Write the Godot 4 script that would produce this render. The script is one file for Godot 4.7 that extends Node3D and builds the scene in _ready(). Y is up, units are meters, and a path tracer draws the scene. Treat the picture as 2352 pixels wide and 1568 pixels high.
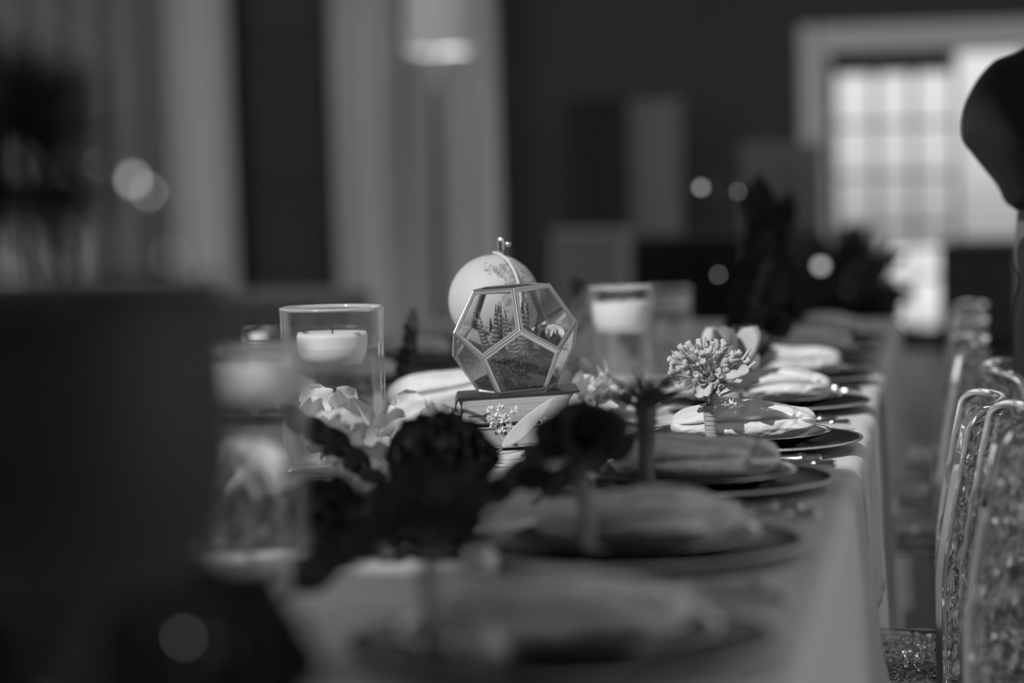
extends Node3D
# A long banquet table in a dim hall, seen along its length; black-and-white photograph, shallow focus on a terrarium.
# The table runs along -Z; its right edge is at x = -0.115, its top at y = 0.75.

const EDGE_R := -0.115
const EDGE_L := -1.215
const TOP := 0.75
var M := {}
var rng := RandomNumberGenerator.new()
var noise := FastNoiseLite.new()


# ---------------------------------------------------------------- mesh builder
class MB:
	var v := PackedVector3Array()
	var idx := PackedInt32Array()
	var col := PackedColorArray()
	var colored := false

	func add_v(p: Vector3, c := Color.WHITE) -> int:
		v.append(p)
		col.append(c)
		return v.size() - 1

	func tri(a: Vector3, b: Vector3, c: Vector3, ctr: Vector3, k := Color.WHITE) -> void:
		var n := (c - a).cross(b - a)
		var i := v.size()
		add_v(a, k)
		if n.dot((a + b + c) / 3.0 - ctr) < 0.0:
			add_v(c, k)
			add_v(b, k)
		else:
			add_v(b, k)
			add_v(c, k)
		idx.append(i)
		idx.append(i + 1)
		idx.append(i + 2)

	func poly(pts: Array, ctr: Vector3, k := Color.WHITE) -> void:
		for i in range(1, pts.size() - 1):
			tri(pts[0], pts[i], pts[i + 1], ctr, k)

	# f(u, v) -> Vector3; outward is dv x du
	func grid(nu: int, nv: int, f: Callable, closed := false, cf = null) -> MB:
		var base := v.size()
		var cols := nu if closed else nu + 1
		for j in nv + 1:
			for i in cols:
				var u := float(i) / nu
				var w := float(j) / nv
				var p: Vector3 = f.call(u, w)
				v.append(p)
				if cf != null:
					var k: Color = cf.call(u, w)
					col.append(k)
					colored = true
				else:
					col.append(Color.WHITE)
		for j in nv:
			for i in nu:
				var i2 := (i + 1) % cols
				var a := base + j * cols + i
				var b := base + j * cols + i2
				var c := a + cols
				var d := b + cols
				idx.append_array(PackedInt32Array([a, b, c, b, d, c]))
		return self

	func lathe(prof: Array, n := 32, at := Vector3.ZERO) -> MB:
		var base := v.size()
		for p in prof:
			for i in n:
				var t := TAU * i / n
				add_v(at + Vector3(p.x * cos(t), p.y, p.x * sin(t)))
		for j in prof.size() - 1:
			for i in n:
				var i2 := (i + 1) % n
				var a := base + j * n + i
				var b := base + j * n + i2
				idx.append_array(PackedInt32Array([a, b, a + n, b, b + n, a + n]))
		return self

	func tube(path: Array, rad, n := 8, squash := 1.0, k := Color.WHITE) -> MB:
		var base := v.size()
		var m := path.size()
		var t0: Vector3 = (path[1] - path[0]).normalized()
		var nn := t0.cross(Vector3(0.31, 0.9, 0.27))
		if nn.length() < 0.1:
			nn = t0.cross(Vector3.RIGHT)
		nn = nn.normalized()
		for j in range(-1, m + 1):
			var q := clampi(j, 0, m - 1)
			var t: Vector3 = (path[mini(q + 1, m - 1)] - path[maxi(q - 1, 0)]).normalized()
			nn = (nn - t * nn.dot(t)).normalized()
			var b := nn.cross(t)
			var r: float = rad if rad is float else rad[q]
			if j < 0 or j >= m:
				r = 0.0
			for i in n:
				var a := TAU * i / n
				add_v(path[q] + nn * (r * cos(a)) + b * (r * sin(a) * squash), k)
		for j in m + 1:
			for i in n:
				var a := base + j * n + i
				var b := base + j * n + (i + 1) % n
				idx.append_array(PackedInt32Array([a, b, a + n, b, b + n, a + n]))
		return self

	func ball(at: Vector3, r: Vector3, nu := 12, nv := 8, k := Color.WHITE) -> MB:
		var base := v.size()
		for j in nv + 1:
			var p := -PI / 2 + PI * j / nv
			for i in nu:
				var t := TAU * i / nu
				add_v(at + Vector3(r.x * cos(p) * cos(t), r.y * sin(p), r.z * cos(p) * sin(t)), k)
		for j in nv:
			for i in nu:
				var a := base + j * nu + i
				var b := base + j * nu + (i + 1) % nu
				idx.append_array(PackedInt32Array([a, b, a + nu, b, b + nu, a + nu]))
		return self

	# chamfered box
	func box(c: Vector3, s: Vector3, bev := 0.004, bs := Basis()) -> MB:
		var h := s * 0.5
		bev = minf(bev, minf(h.x, minf(h.y, h.z)) * 0.9)
		var P := func(sx: float, sy: float, sz: float, ax: int) -> Vector3:
			var q := Vector3(sx * (h.x - (0.0 if ax == 0 else bev)), sy * (h.y - (0.0 if ax == 1 else bev)), sz * (h.z - (0.0 if ax == 2 else bev)))
			return c + bs * q
		for s1 in [-1.0, 1.0]:
			poly([P.call(s1, -1, -1, 0), P.call(s1, 1, -1, 0), P.call(s1, 1, 1, 0), P.call(s1, -1, 1, 0)], c)
			poly([P.call(-1, s1, -1, 1), P.call(1, s1, -1, 1), P.call(1, s1, 1, 1), P.call(-1, s1, 1, 1)], c)
			poly([P.call(-1, -1, s1, 2), P.call(1, -1, s1, 2), P.call(1, 1, s1, 2), P.call(-1, 1, s1, 2)], c)
			for s2 in [-1.0, 1.0]:
				poly([P.call(s1, s2, -1, 0), P.call(s1, s2, 1, 0), P.call(s1, s2, 1, 1), P.call(s1, s2, -1, 1)], c)
				poly([P.call(s1, -1, s2, 0), P.call(s1, 1, s2, 0), P.call(s1, 1, s2, 2), P.call(s1, -1, s2, 2)], c)
				poly([P.call(-1, s1, s2, 1), P.call(1, s1, s2, 1), P.call(1, s1, s2, 2), P.call(-1, s1, s2, 2)], c)
				for s3 in [-1.0, 1.0]:
					tri(P.call(s1, s2, s3, 0), P.call(s1, s2, s3, 1), P.call(s1, s2, s3, 2), c)
		return self

	func append(o: MB, x := Transform3D()) -> MB:
		var base := v.size()
		v.append_array(x * o.v)
		col.append_array(o.col)
		colored = colored or o.colored
		for i in o.idx:
			idx.append(base + i)
		return self

	func mesh() -> ArrayMesh:
		var n := PackedVector3Array()
		n.resize(v.size())
		for t in range(0, idx.size(), 3):
			var a := idx[t]
			var b := idx[t + 1]
			var c := idx[t + 2]
			var f := (v[c] - v[a]).cross(v[b] - v[a])
			n[a] += f
			n[b] += f
			n[c] += f
		for i in n.size():
			n[i] = n[i].normalized() if n[i].length_squared() > 1e-24 else Vector3.UP
		var arr := []
		arr.resize(Mesh.ARRAY_MAX)
		arr[Mesh.ARRAY_VERTEX] = v
		arr[Mesh.ARRAY_NORMAL] = n
		arr[Mesh.ARRAY_INDEX] = idx
		if colored:
			arr[Mesh.ARRAY_COLOR] = col
		var m := ArrayMesh.new()
		m.add_surface_from_arrays(Mesh.PRIMITIVE_TRIANGLES, arr)
		return m


# ---------------------------------------------------------------- scene helpers
func grey(l: float) -> Color:
	return Color(l, l, l).linear_to_srgb()


func mat(id: String, l: float, rough := 0.6, metal := 0.0) -> StandardMaterial3D:
	var m := StandardMaterial3D.new()
	m.resource_name = id
	m.albedo_color = grey(l)
	m.roughness = rough
	m.metallic = metal
	M[id] = m
	return m


func pane_mat(id: String, alpha: float, rough := 0.03) -> StandardMaterial3D:
	var m := mat(id, 0.9, rough)
	m.transparency = BaseMaterial3D.TRANSPARENCY_ALPHA
	m.albedo_color.a = alpha
	return m


func mi(called: String, what, m: Material, parent: Node = self, at := Vector3.ZERO, turn := Vector3.ZERO) -> MeshInstance3D:
	var o := MeshInstance3D.new()
	o.name = called
	o.mesh = what.mesh() if what is MB else what
	o.material_override = m
	o.position = at
	o.rotation = turn
	parent.add_child(o, true)
	return o


func mx(called: String, what, m: Material, parent: Node, x: Transform3D) -> MeshInstance3D:
	var o := mi(called, what, m, parent)
	o.transform = x
	return o


func thing(called: String, label: String, category: String, at := Vector3.ZERO, turn := Vector3.ZERO, group := "") -> Node3D:
	var o := Node3D.new()
	o.name = called
	add_child(o, true)
	o.position = at
	o.rotation = turn
	tag(o, label, category, group)
	return o


func tag(o: Node, label: String, category: String, group := "") -> Node:
	o.set_meta("label", label)
	o.set_meta("category", category)
	if group:
		o.set_meta("group", group)
	return o


func struct(called: String, what, m: Material, parent: Node = self) -> MeshInstance3D:
	var o := mi(called, what, m, parent)
	if parent == self:
		o.set_meta("kind", "structure")
	return o


func dup(src: Node3D, at: Vector3, turn: Vector3, label: String) -> Node3D:
	var o: Node3D = src.duplicate()
	add_child(o, true)
	o.position = at
	o.rotation = turn
	o.set_meta("label", label)
	return o


func aim(dir: Vector3, roll := 0.0) -> Basis:      # local Y along dir
	var y := dir.normalized()
	var x := y.cross(Vector3(0.13, 0.2, 0.97))
	if x.length() < 0.05:
		x = y.cross(Vector3.RIGHT)
	x = x.normalized()
	var b := Basis(x, y, x.cross(y))
	return b * Basis(Vector3.UP, roll)


func rf(a: float, b: float) -> float:
	return rng.randf_range(a, b)


# a fleshy leaf along +Y: half width w(t), half thickness th(t), bending towards +Z
func leaf(L: float, w: float, th: float, bend := 0.0, shape := "lance", cup := 0.0, nu := 10, nv := 10, wavy := 0.0) -> MB:
	var W := func(t: float) -> float:
		match shape:
			"lance":
				return w * pow(sin(PI * clampf(pow(t, 0.8) * 0.97 + 0.03, 0, 1)), 0.8) * (1.0 - 0.15 * t)
			"paddle":
				return w * (0.22 + 0.78 * smoothstep(0.0, 0.62, t)) * sqrt(maxf(0.0, 1.0 - pow(maxf(0.0, (t - 0.55) / 0.45), 2.2)))
			"spike":
				return w * pow(1.0 - t, 0.8) * (0.75 + 0.4 * minf(1.0, t * 5.0))
			_:
				return w * sqrt(maxf(0.0, 1.0 - pow(2.0 * t - 1.0, 2.0)))
	var f := func(u: float, t: float) -> Vector3:
		var a := TAU * u
		var ww: float = W.call(t)
		var x := ww * cos(a)
		var z := th * sin(a) * (ww / maxf(w, 1e-6) * 0.7 + 0.3 * (1.0 - t)) + cup * (x * x) / maxf(w, 1e-6)
		if t >= 0.999:
			x *= 0.05
			z *= 0.05
		return Vector3(x, L * t - 0.25 * absf(bend) * t * t * L, z + bend * t * t * L + wavy * w * sin(t * 17.0 + 3.0 * cos(a)) * absf(cos(a)))
	return MB.new().grid(nu, nv, f, true)


func _ready() -> void:
	rng.seed = 77
	noise.seed = 5
	noise.frequency = 1.0
	camera_and_light()
	materials()
	room()
	far_room()
	table()
	chairs()
	person()
	settings()
	centre()
	terrarium()


func camera_and_light() -> void:
	var cam := Camera3D.new()
	cam.name = "camera"
	cam.position = Vector3(0, 1.11, 0)
	cam.rotation_order = EULER_ORDER_YXZ
	cam.rotation_degrees = Vector3(-3.642, 10.004, -1.2)
	cam.fov = 16.0667
	var at := CameraAttributesPhysical.new()
	at.frustum_focal_length = 85.0
	at.exposure_aperture = 1.8
	at.frustum_focus_distance = 3.24
	at.frustum_near = 0.05
	at.frustum_far = 200.0
	cam.attributes = at
	add_child(cam)
	cam.current = true

	var sm := ProceduralSkyMaterial.new()
	sm.sky_top_color = grey(0.9)
	sm.sky_horizon_color = grey(0.3)
	sm.ground_horizon_color = grey(0.28)
	sm.ground_bottom_color = grey(0.16)
	sm.sky_energy_multiplier = 1.5
	sm.ground_energy_multiplier = 1.4
	sm.sun_angle_max = 0.0
	var env := Environment.new()
	env.background_mode = Environment.BG_SKY
	env.sky = Sky.new()
	env.sky.sky_material = sm
	env.tonemap_mode = Environment.TONE_MAPPER_LINEAR
	env.tonemap_exposure = 0.93
	env.sdfgi_enabled = true
	env.ssao_enabled = true
	env.ssil_enabled = true
	var we := WorldEnvironment.new()
	we.name = "environment"
	we.environment = env
	add_child(we)

	var sun := DirectionalLight3D.new()
	sun.name = "sun"
	add_child(sun)
	sun.look_at_from_position(Vector3(-3.46, 5.74, 7.42), Vector3.ZERO, Vector3.UP)
	sun.light_energy = 1.0
	sun.light_angular_distance = 0.6
	sun.sky_mode = DirectionalLight3D.SKY_MODE_LIGHT_ONLY
	sun.shadow_enabled = true


func materials() -> void:
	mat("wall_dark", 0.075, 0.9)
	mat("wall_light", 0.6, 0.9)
	mat("ceiling", 0.6, 0.9)
	mat("floor", 0.03, 0.6)
	mat("white_paint", 0.85, 0.5)
	mat("dark_wood", 0.03, 0.45)
	mat("mid_grey", 0.16, 0.8)
	mat("pale_box", 0.45, 0.8)
	mat("black", 0.012, 0.7)
	mat("curtain_pale", 0.55, 0.95)
	mat("curtain_mid", 0.42, 0.95)
	mat("curtain_grey", 0.22, 0.9)
	mat("cloth", 0.78, 0.9).backlight = grey(0.3)
	mat("napkin", 0.78, 0.9)
	mat("plate", 0.07, 0.25).metallic_specular = 0.15
	mat("plate_rim", 0.8, 0.22, 1.0)
	mat("silver", 0.75, 0.18, 1.0)
	mat("charger", 0.015, 0.25).metallic_specular = 0.08
	mat("wax", 0.8, 0.5)
	mat("wick", 0.02, 0.9)
	mat("leaf_pale", 0.58, 0.5)
	mat("leaf_mid", 0.2, 0.5)
	mat("leaf_dark", 0.05, 0.5)
	mat("leaf_dusk", 0.13, 0.5)
	mat("leaf_black", 0.03, 0.55)
	mat("petal", 0.78, 0.7).backlight = grey(0.35)
	mat("stem", 0.16, 0.7)
	mat("twine", 0.4, 0.95)
	mat("pages", 1.0, 0.9).vertex_color_use_as_albedo = true
	mat("vcol", 1.0, 0.6).vertex_color_use_as_albedo = true
	mat("cover", 0.035, 0.4)
	mat("cover_grey", 0.3, 0.7)
	mat("ink", 0.012, 0.8)
	mat("came", 0.66, 0.3, 0.95)
	mat("skin", 0.12, 0.6)
	mat("hair", 0.006, 0.6)
	mat("fabric_black", 0.01, 0.9)
	mat("urn", 0.05, 0.6)
	mat("pot", 0.1, 0.6)
	pane_mat("pane", 0.010)
	pane_mat("vase_glass", 0.008)
	pane_mat("water", 0.012)
	pane_mat("window_glass", 0.04)
	var ac := mat("acrylic", 0.96, 0.03)
	ac.refraction_enabled = true
	ac.refraction_scale = 0.049
	ac.albedo_color.a = 0.02
	var ae := mat("acrylic_edge", 0.9, 0.07)
	ae.refraction_enabled = true
	ae.refraction_scale = 0.049
	ae.albedo_color.a = 0.13
	var gr := mat("glass_rim", 0.95, 0.1)
	gr.refraction_enabled = true
	gr.refraction_scale = 0.05
	gr.albedo_color.a = 0.4
	var cr := mat("crystal", 0.95, 0.02)
	cr.refraction_enabled = true
	cr.refraction_scale = 0.052
	cr.albedo_color.a = 0.0
	var b := mat("bulb", 0.9, 0.3)  # shared by the floor lamp and the added glint beads
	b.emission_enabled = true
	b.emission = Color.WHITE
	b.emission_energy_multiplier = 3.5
	var pg := mat("added_pendant_glow", 0.9, 0.3)  # glow of the added pendants over the aisle
	pg.emission_enabled = true
	pg.emission = Color.WHITE
	pg.emission_energy_multiplier = 22.0
	var bd := mat("glow_dim", 0.9, 0.3)  # glow of the small balls that give blurred bright spots
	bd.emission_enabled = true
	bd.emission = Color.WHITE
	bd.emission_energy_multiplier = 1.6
	var lp := mat("fill_panel", 0.9, 0.6)  # glowing face of the panels added to brighten the far hall
	lp.emission_enabled = true
	lp.emission = Color.WHITE
	lp.emission_energy_multiplier = 1.2
	var sh := mat("lamp_shade", 0.8, 0.9)
	sh.backlight = grey(0.5)
	mat("pebble", 1.0, 0.7).vertex_color_use_as_albedo = true


# ---------------------------------------------------------------- room shell
func wall_with_holes(called: String, lo: Vector3, hi: Vector3, axis: int, holes: Array, m: Material) -> MeshInstance3D:
	# a slab lo..hi; holes are [a0, a1, y0, y1] along the slab's long axis (0 = x, 2 = z)
	var mb := MB.new()
	var cuts := [lo[axis], hi[axis]]
	for h in holes:
		cuts.append(h[0])
		cuts.append(h[1])
	cuts.sort()
	for i in cuts.size() - 1:
		var a: float = cuts[i]
		var b: float = cuts[i + 1]
		if b - a < 1e-4:
			continue
		var spans := [[lo.y, hi.y]]
		for h in holes:
			if (a + b) * 0.5 > h[0] and (a + b) * 0.5 < h[1]:
				spans = [[lo.y, h[2]], [h[3], hi.y]]
		for s in spans:
			if s[1] - s[0] < 1e-4:
				continue
			var p := lo
			var q := hi
			p[axis] = a
			q[axis] = b
			p.y = s[0]
			q.y = s[1]
			mb.box((p + q) * 0.5, q - p, 0.0)
	return struct(called, mb, m)


func window(called: String, x: float, z0: float, z1: float, y0: float, y1: float) -> void:
	var fr := MB.new()
	var zc := (z0 + z1) * 0.5
	var yc := (y0 + y1) * 0.5
	for z in [z0 + 0.03, z1 - 0.03, zc]:
		fr.box(Vector3(x, yc, z), Vector3(0.07, y1 - y0, 0.06), 0.008)
	for k in 4:
		fr.box(Vector3(x, lerpf(y0 + 0.03, y1 - 0.03, k / 3.0), zc), Vector3(0.06, 0.05, z1 - z0), 0.008)
	var o := struct(called, fr, M.white_paint)
	for k in 3:
		for s in 2:
			var gy := lerpf(y0 + 0.03, y1 - 0.03, (k + 0.5) / 3.0)
			mi("pane", MB.new().box(Vector3(x, gy, lerpf(z0, z1, 0.25 + 0.5 * s)), Vector3(0.006, (y1 - y0) / 3.0 - 0.05, (z1 - z0) * 0.5 - 0.07), 0.0), M.window_glass, o)


func room() -> void:
	struct("floor", MB.new().box(Vector3(-1.25, -0.1, -5.5), Vector3(12.3, 0.2, 22.0), 0.0), M.floor)
	# ceiling; its unseen skylight is cut to shape the sun patch on the table
	var c := MB.new()
	var sx0 := -2.84
	var sx1 := -1.6
	var sz0 := -0.3
	var sz1 := 1.3
	c.box(Vector3((-7.4 + sx0) / 2, 4.05, -5.5), Vector3(sx0 + 7.4, 0.1, 22.0), 0.0)
	c.box(Vector3((4.9 + sx1) / 2, 4.05, -5.5), Vector3(4.9 - sx1, 0.1, 22.0), 0.0)
	c.box(Vector3((sx0 + sx1) / 2, 4.05, (-16.5 + sz0) / 2), Vector3(sx1 - sx0, 0.1, sz0 + 16.5), 0.0)
	# behind it a small opening added to put sun on the nearest vase
	var a0 := -2.72
	var a1 := -2.42
	var b0 := 1.74
	var b1 := 2.12
	c.box(Vector3((sx0 + sx1) / 2, 4.05, (b0 + sz1) / 2), Vector3(sx1 - sx0, 0.1, b0 - sz1), 0.0)
	c.box(Vector3((sx0 + sx1) / 2, 4.05, (5.5 + b1) / 2), Vector3(sx1 - sx0, 0.1, 5.5 - b1), 0.0)
	c.box(Vector3((sx0 + a0) / 2, 4.05, (b0 + b1) / 2), Vector3(a0 - sx0, 0.1, b1 - b0), 0.0)
	c.box(Vector3((a1 + sx1) / 2, 4.05, (b0 + b1) / 2), Vector3(sx1 - a1, 0.1, b1 - b0), 0.0)
	struct("ceiling", c, M.ceiling)
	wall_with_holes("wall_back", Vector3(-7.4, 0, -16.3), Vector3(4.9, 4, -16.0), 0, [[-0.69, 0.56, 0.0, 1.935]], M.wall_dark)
	var lw := []
	for k in 3:
		lw.append([-15.2 + k * 4.2, -12.0 + k * 4.2, 0.3, 3.7])
	wall_with_holes("wall_left", Vector3(-7.4, 0, -16.0), Vector3(-7.0, 4, 5.2), 2, lw, M.wall_light)
	for k in 3:
		window("window_%d" % (k + 1), -7.2, lw[k][0], lw[k][1], 0.3, 3.7)
	wall_with_holes("wall_right", Vector3(4.5, 0, -16.0), Vector3(4.9, 4, 5.2), 2, [[-15.0, -11.5, 0.3, 3.7], [-4.0, 1.0, 0.3, 3.7]], M.wall_light)
	window("window_4", 4.7, -15.0, -11.5, 0.3, 3.7)
	window("window_5", 4.7, -4.0, 1.0, 0.3, 3.7)
	wall_with_holes("wall_front", Vector3(-7.4, 0, 5.2), Vector3(4.9, 4, 5.5), 0, [], M.wall_light)
	# door in the back wall: white casing, a dark glazed leaf and a glazed side light
	var d := MB.new()
	d.box(Vector3(-0.09, 2.025, -15.97), Vector3(1.56, 0.185, 0.10), 0.012)
	d.box(Vector3(-0.775, 0.967, -15.97), Vector3(0.185, 1.935, 0.10), 0.012)
	d.box(Vector3(0.62, 0.967, -15.97), Vector3(0.14, 1.935, 0.10), 0.012)
	var door := struct("door_1", d, M.white_paint)
	var lf := MB.new()
	lf.box(Vector3(-0.663, 0.967, -16.1), Vector3(0.05, 1.93, 0.06), 0.004)
	lf.box(Vector3(0.125, 0.967, -16.1), Vector3(0.035, 1.93, 0.06), 0.004)
	lf.box(Vector3(-0.27, 1.868, -16.1), Vector3(0.75, 0.13, 0.06), 0.004)
	lf.box(Vector3(-0.27, 0.07, -16.1), Vector3(0.75, 0.14, 0.06), 0.004)
	var leafn := mi("door_leaf", lf, M.black, door)
	for k in 2:
		mi("muntin", MB.new().box(Vector3(-0.64 + 0.248 * (k + 1), 0.97, -16.1), Vector3(0.035, 1.68, 0.035), 0.004), M.mid_grey, leafn)
	for k in 4:
		mi("muntin", MB.new().box(Vector3(-0.267, 0.14 + 0.333 * (k + 1), -16.1), Vector3(0.745, 0.03, 0.035), 0.004), M.mid_grey, leafn)
	mi("pane", MB.new().box(Vector3(-0.267, 0.97, -16.1), Vector3(0.75, 1.67, 0.006), 0.0), M.window_glass, leafn)
	mi("lower_panel", MB.new().box(Vector3(0.345, 0.36, -16.1), Vector3(0.41, 0.72, 0.06), 0.01), M.black, door)
	mi("side_pane", MB.new().box(Vector3(0.345, 1.325, -16.1), Vector3(0.41, 1.21, 0.006), 0.0), M.window_glass, door)


# ---------------------------------------------------------------- the far end of the hall
func curtain(label: String, x0: float, x1: float, z: float, m: Material, folds: int, depth := 0.06) -> void:
	var t := thing("curtain", label, "curtain", Vector3((x0 + x1) / 2, 0, z), Vector3.ZERO, "drapes along the back wall")
	var w := x1 - x0
	var ph := rf(0, 6)
	var f := func(u: float, v: float) -> Vector3:
		var a := TAU * u
		var s: float = sin(a)
		var x := -w / 2 * cos(a)
		var fold := depth * sin(folds * PI * (x / w + 0.5) + ph) * (0.6 + 0.4 * (1.0 - v))
		return Vector3(x + 0.01 * sin(v * 5 + ph), 0.02 + 3.5 * v, fold * 0.5 + (0.012 if s > 0 else -0.012))
	mi("fabric", MB.new().grid(maxi(40, folds * 16), 6, f, true), m, t)
	mi("rod", MB.new().tube([Vector3(-w / 2 - 0.004, 3.54, 0), Vector3(w / 2 + 0.004, 3.54, 0)], 0.018, 10), M.dark_wood, t)


func bulb(at: Vector3, r: float, e: float, label: String) -> void:  # emissive ball on a cord, giving a round out-of-focus spot
	var t := thing("glow_ball", label, "light", at, Vector3.ZERO, "small glowing balls hanging in the hall")
	mi("bulb", MB.new().ball(Vector3.ZERO, Vector3(r, r, r), 12, 8), M.glow_dim, t)
	mi("socket", MB.new().lathe([Vector2(0, r * 0.8), Vector2(r * 0.5, r * 0.85), Vector2(r * 0.5, r * 1.7), Vector2(0, r * 1.75)], 10), M.black, t)
	mi("cord", MB.new().tube([Vector3(0, r * 1.7, 0), Vector3(0, 3.99 - at.y, 0)], 0.0025, 6), M.black, t)
	var l := OmniLight3D.new()
	l.name = "glow"
	l.light_energy = e
	l.light_size = r
	l.omni_range = 30.0
	l.omni_attenuation = 2.0
	l.shadow_enabled = true
	t.add_child(l)


func bush(called: String, label: String, category: String, at: Vector3, r: Vector3, n: int, size: float, m: Material, pot := true) -> Node3D:
	var t := thing(called, label, category, at)
	var lm := leaf(size, size * 0.3, size * 0.02, 0.25, "lance", 0.3, 8, 6)
	var fol := MB.new()
	for i in n:
		var d := Vector3(rf(-1, 1), rf(-1, 1), rf(-1, 1))
		d = d.normalized() * pow(rng.randf(), 0.4)
		var p := Vector3(0, 0, 0) + d * r
		fol.append(lm, Transform3D(aim(d + Vector3(rf(-0.6, 0.6), rf(-0.2, 0.8), rf(-0.6, 0.6)), rf(0, 6)), p - Vector3(0, 0, 0)))
	var fo := mi("foliage", fol, m, t)
	fo.set_meta("kind", "stuff")
	if pot:
		mi("trunk", MB.new().tube([Vector3(0, -at.y + 0.3, 0), Vector3(0.02, -at.y * 0.5, 0.02), Vector3(0, r.y * 0.4, 0)], [0.035, 0.028, 0.012], 8), M.dark_wood, t)
		mi("pot", MB.new().lathe([Vector2(0, -at.y), Vector2(0.15, -at.y), Vector2(0.2, -at.y + 0.36), Vector2(0.18, -at.y + 0.37), Vector2(0.17, -at.y + 0.32), Vector2(0, -at.y + 0.31)], 24), M.pot, t)
	return t


func far_room() -> void:
	curtain("pale grey drape just left of the wide dark doorway panel", -5.1, -4.66, -15.75, M.curtain_pale, 3)
	curtain("pale drape just right of the dark doorway panel", -3.95, -3.5, -15.75, M.curtain_pale, 3)
	curtain("duller grey drape behind the pole of the floor lamp", -3.48, -3.18, -15.78, M.curtain_mid, 2)
	curtain("pale drape at the right of the lamp, last before the dark wall", -3.16, -2.84, -15.75, M.curtain_pale, 2)
	curtain("wide dim grey drape with loose streaky folds at far left", -6.35, -5.12, -15.7, M.curtain_grey, 9, 0.12)
	# dark door panel between the drapes
	var dp := thing("panelled_door", "wide dark door panel between two pale drapes", "door", Vector3(-4.3, 0, -15.93))
	mi("frame", MB.new().box(Vector3(0, 1.6, 0), Vector3(0.74, 3.2, 0.08), 0.01), M.dark_wood, dp)
	for k in 3:
		mi("panel", MB.new().box(Vector3(0, 0.55 + k, 0.045), Vector3(0.52, 0.8, 0.03), 0.012), M.dark_wood, dp)
	# floor lamp with a white drum shade
	var fl := thing("floor_lamp", "floor lamp with white drum shade in front of the pale drapes", "lamp", Vector3(-3.0, 0, -14.6))
	mi("base", MB.new().lathe([Vector2(0, 0), Vector2(0.16, 0), Vector2(0.16, 0.02), Vector2(0.02, 0.04), Vector2(0, 0.04)], 24), M.dark_wood, fl)
	mi("pole", MB.new().tube([Vector3(-0.03, 0.03, 0), Vector3(-0.03, 2.2, 0)], 0.035, 10), M.mid_grey, fl)
	mi("lamp_shade", MB.new().lathe([Vector2(0.2, 1.95), Vector2(0.19, 2.5), Vector2(0.185, 2.5), Vector2(0.195, 1.95), Vector2(0.2, 1.95)], 32), M.lamp_shade, fl)
	mi("bulb", MB.new().ball(Vector3(0, 2.22, 0), Vector3(0.04, 0.05, 0.04)), M.bulb, fl)
	var l := OmniLight3D.new()
	l.name = "glow"
	l.position = Vector3(0, 2.22, 0)
	l.light_energy = 0.7
	l.light_size = 0.04
	l.omni_range = 30.0
	l.omni_attenuation = 2.0
	l.shadow_enabled = true
	fl.add_child(l)
	# furniture blurred in the middle distance
	var cs := thing("cabinet", "low dark cabinet blurred behind the candle vases", "cabinet", Vector3(-1.19, 0, -11.6))
	mi("body", MB.new().box(Vector3(0, 0.45, 0), Vector3(0.6, 0.78, 0.4), 0.01), M.dark_wood, cs)
	for s in [-1, 1]:
		var dr := mi("door", MB.new().box(Vector3(0.145 * s, 0.45, 0.205), Vector3(0.27, 0.7, 0.02), 0.006), M.black, cs)
		mi("knob", MB.new().ball(Vector3(0.03 * s, 0.5, 0.225), Vector3(0.012, 0.012, 0.012)), M.silver, dr)
		for z in [-0.17, 0.17]:
			mi("leg", MB.new().box(Vector3(0.26 * s, 0.03, z), Vector3(0.05, 0.06, 0.05), 0.004), M.black, cs)
	mi("top", MB.new().box(Vector3(0, 0.855, 0), Vector3(0.64, 0.03, 0.44), 0.008), M.dark_wood, cs)
	var pb := thing("plinth", "pale grey box plinth left of the low dark cabinet", "plinth", Vector3(-1.56, 0, -11.0))
	mi("body", MB.new().box(Vector3(0, 0.44, 0), Vector3(0.32, 0.88, 0.32), 0.008), M.pale_box, pb)
	mi("top", MB.new().box(Vector3(0, 0.892, 0), Vector3(0.34, 0.024, 0.34), 0.006), M.pale_box, pb)
	var lc := thing("added_low_cabinet", "added low black cabinet standing in for the dark lower panel of the glazed door", "cabinet", Vector3(0.265, 0, -15.7))  # added box that darkens the lower right of the door, for its panel
	mi("body", MB.new().box(Vector3(0, 0.36, 0), Vector3(0.52, 0.64, 0.3), 0.01), M.black, lc)
	mi("top", MB.new().box(Vector3(0, 0.695, 0), Vector3(0.55, 0.03, 0.34), 0.006), M.black, lc)
	for sx in [-1, 1]:
		mi("door", MB.new().box(Vector3(0.128 * sx, 0.36, 0.155), Vector3(0.24, 0.58, 0.015), 0.005), M.dark_wood, lc)
		for sz in [-0.12, 0.12]:
			mi("leg", MB.new().box(Vector3(0.22 * sx, 0.02, sz), Vector3(0.05, 0.04, 0.05), 0.004), M.black, lc)
	struct("ground", MB.new().box(Vector3(-1.25, -0.13, -28.5), Vector3(26, 0.1, 24.0), 0.0), M.pale_box)
	var sc := thing("folding_screen", "grey folding screen beside the white door casing", "screen", Vector3(-0.82, 0, -13.2))
	for k in 2:
		mi("panel", MB.new().box(Vector3(-0.11 + 0.22 * k, 0.67, 0.03 * (1 - 2 * k)), Vector3(0.22, 1.3, 0.03), 0.006, Basis(Vector3.UP, 0.25 * (1 - 2 * k))), M.curtain_grey, sc)
	var mp := thing("banner", "narrow grey standing banner against the dark back wall", "banner", Vector3(-1.78, 0, -15.5))
	mi("cloth", MB.new().box(Vector3(0, 0.9, 0), Vector3(0.34, 1.5, 0.02), 0.005), M.curtain_grey, mp)
	mi("foot", MB.new().box(Vector3(0, 0.06, 0), Vector3(0.3, 0.12, 0.3), 0.01), M.black, mp)
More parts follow.
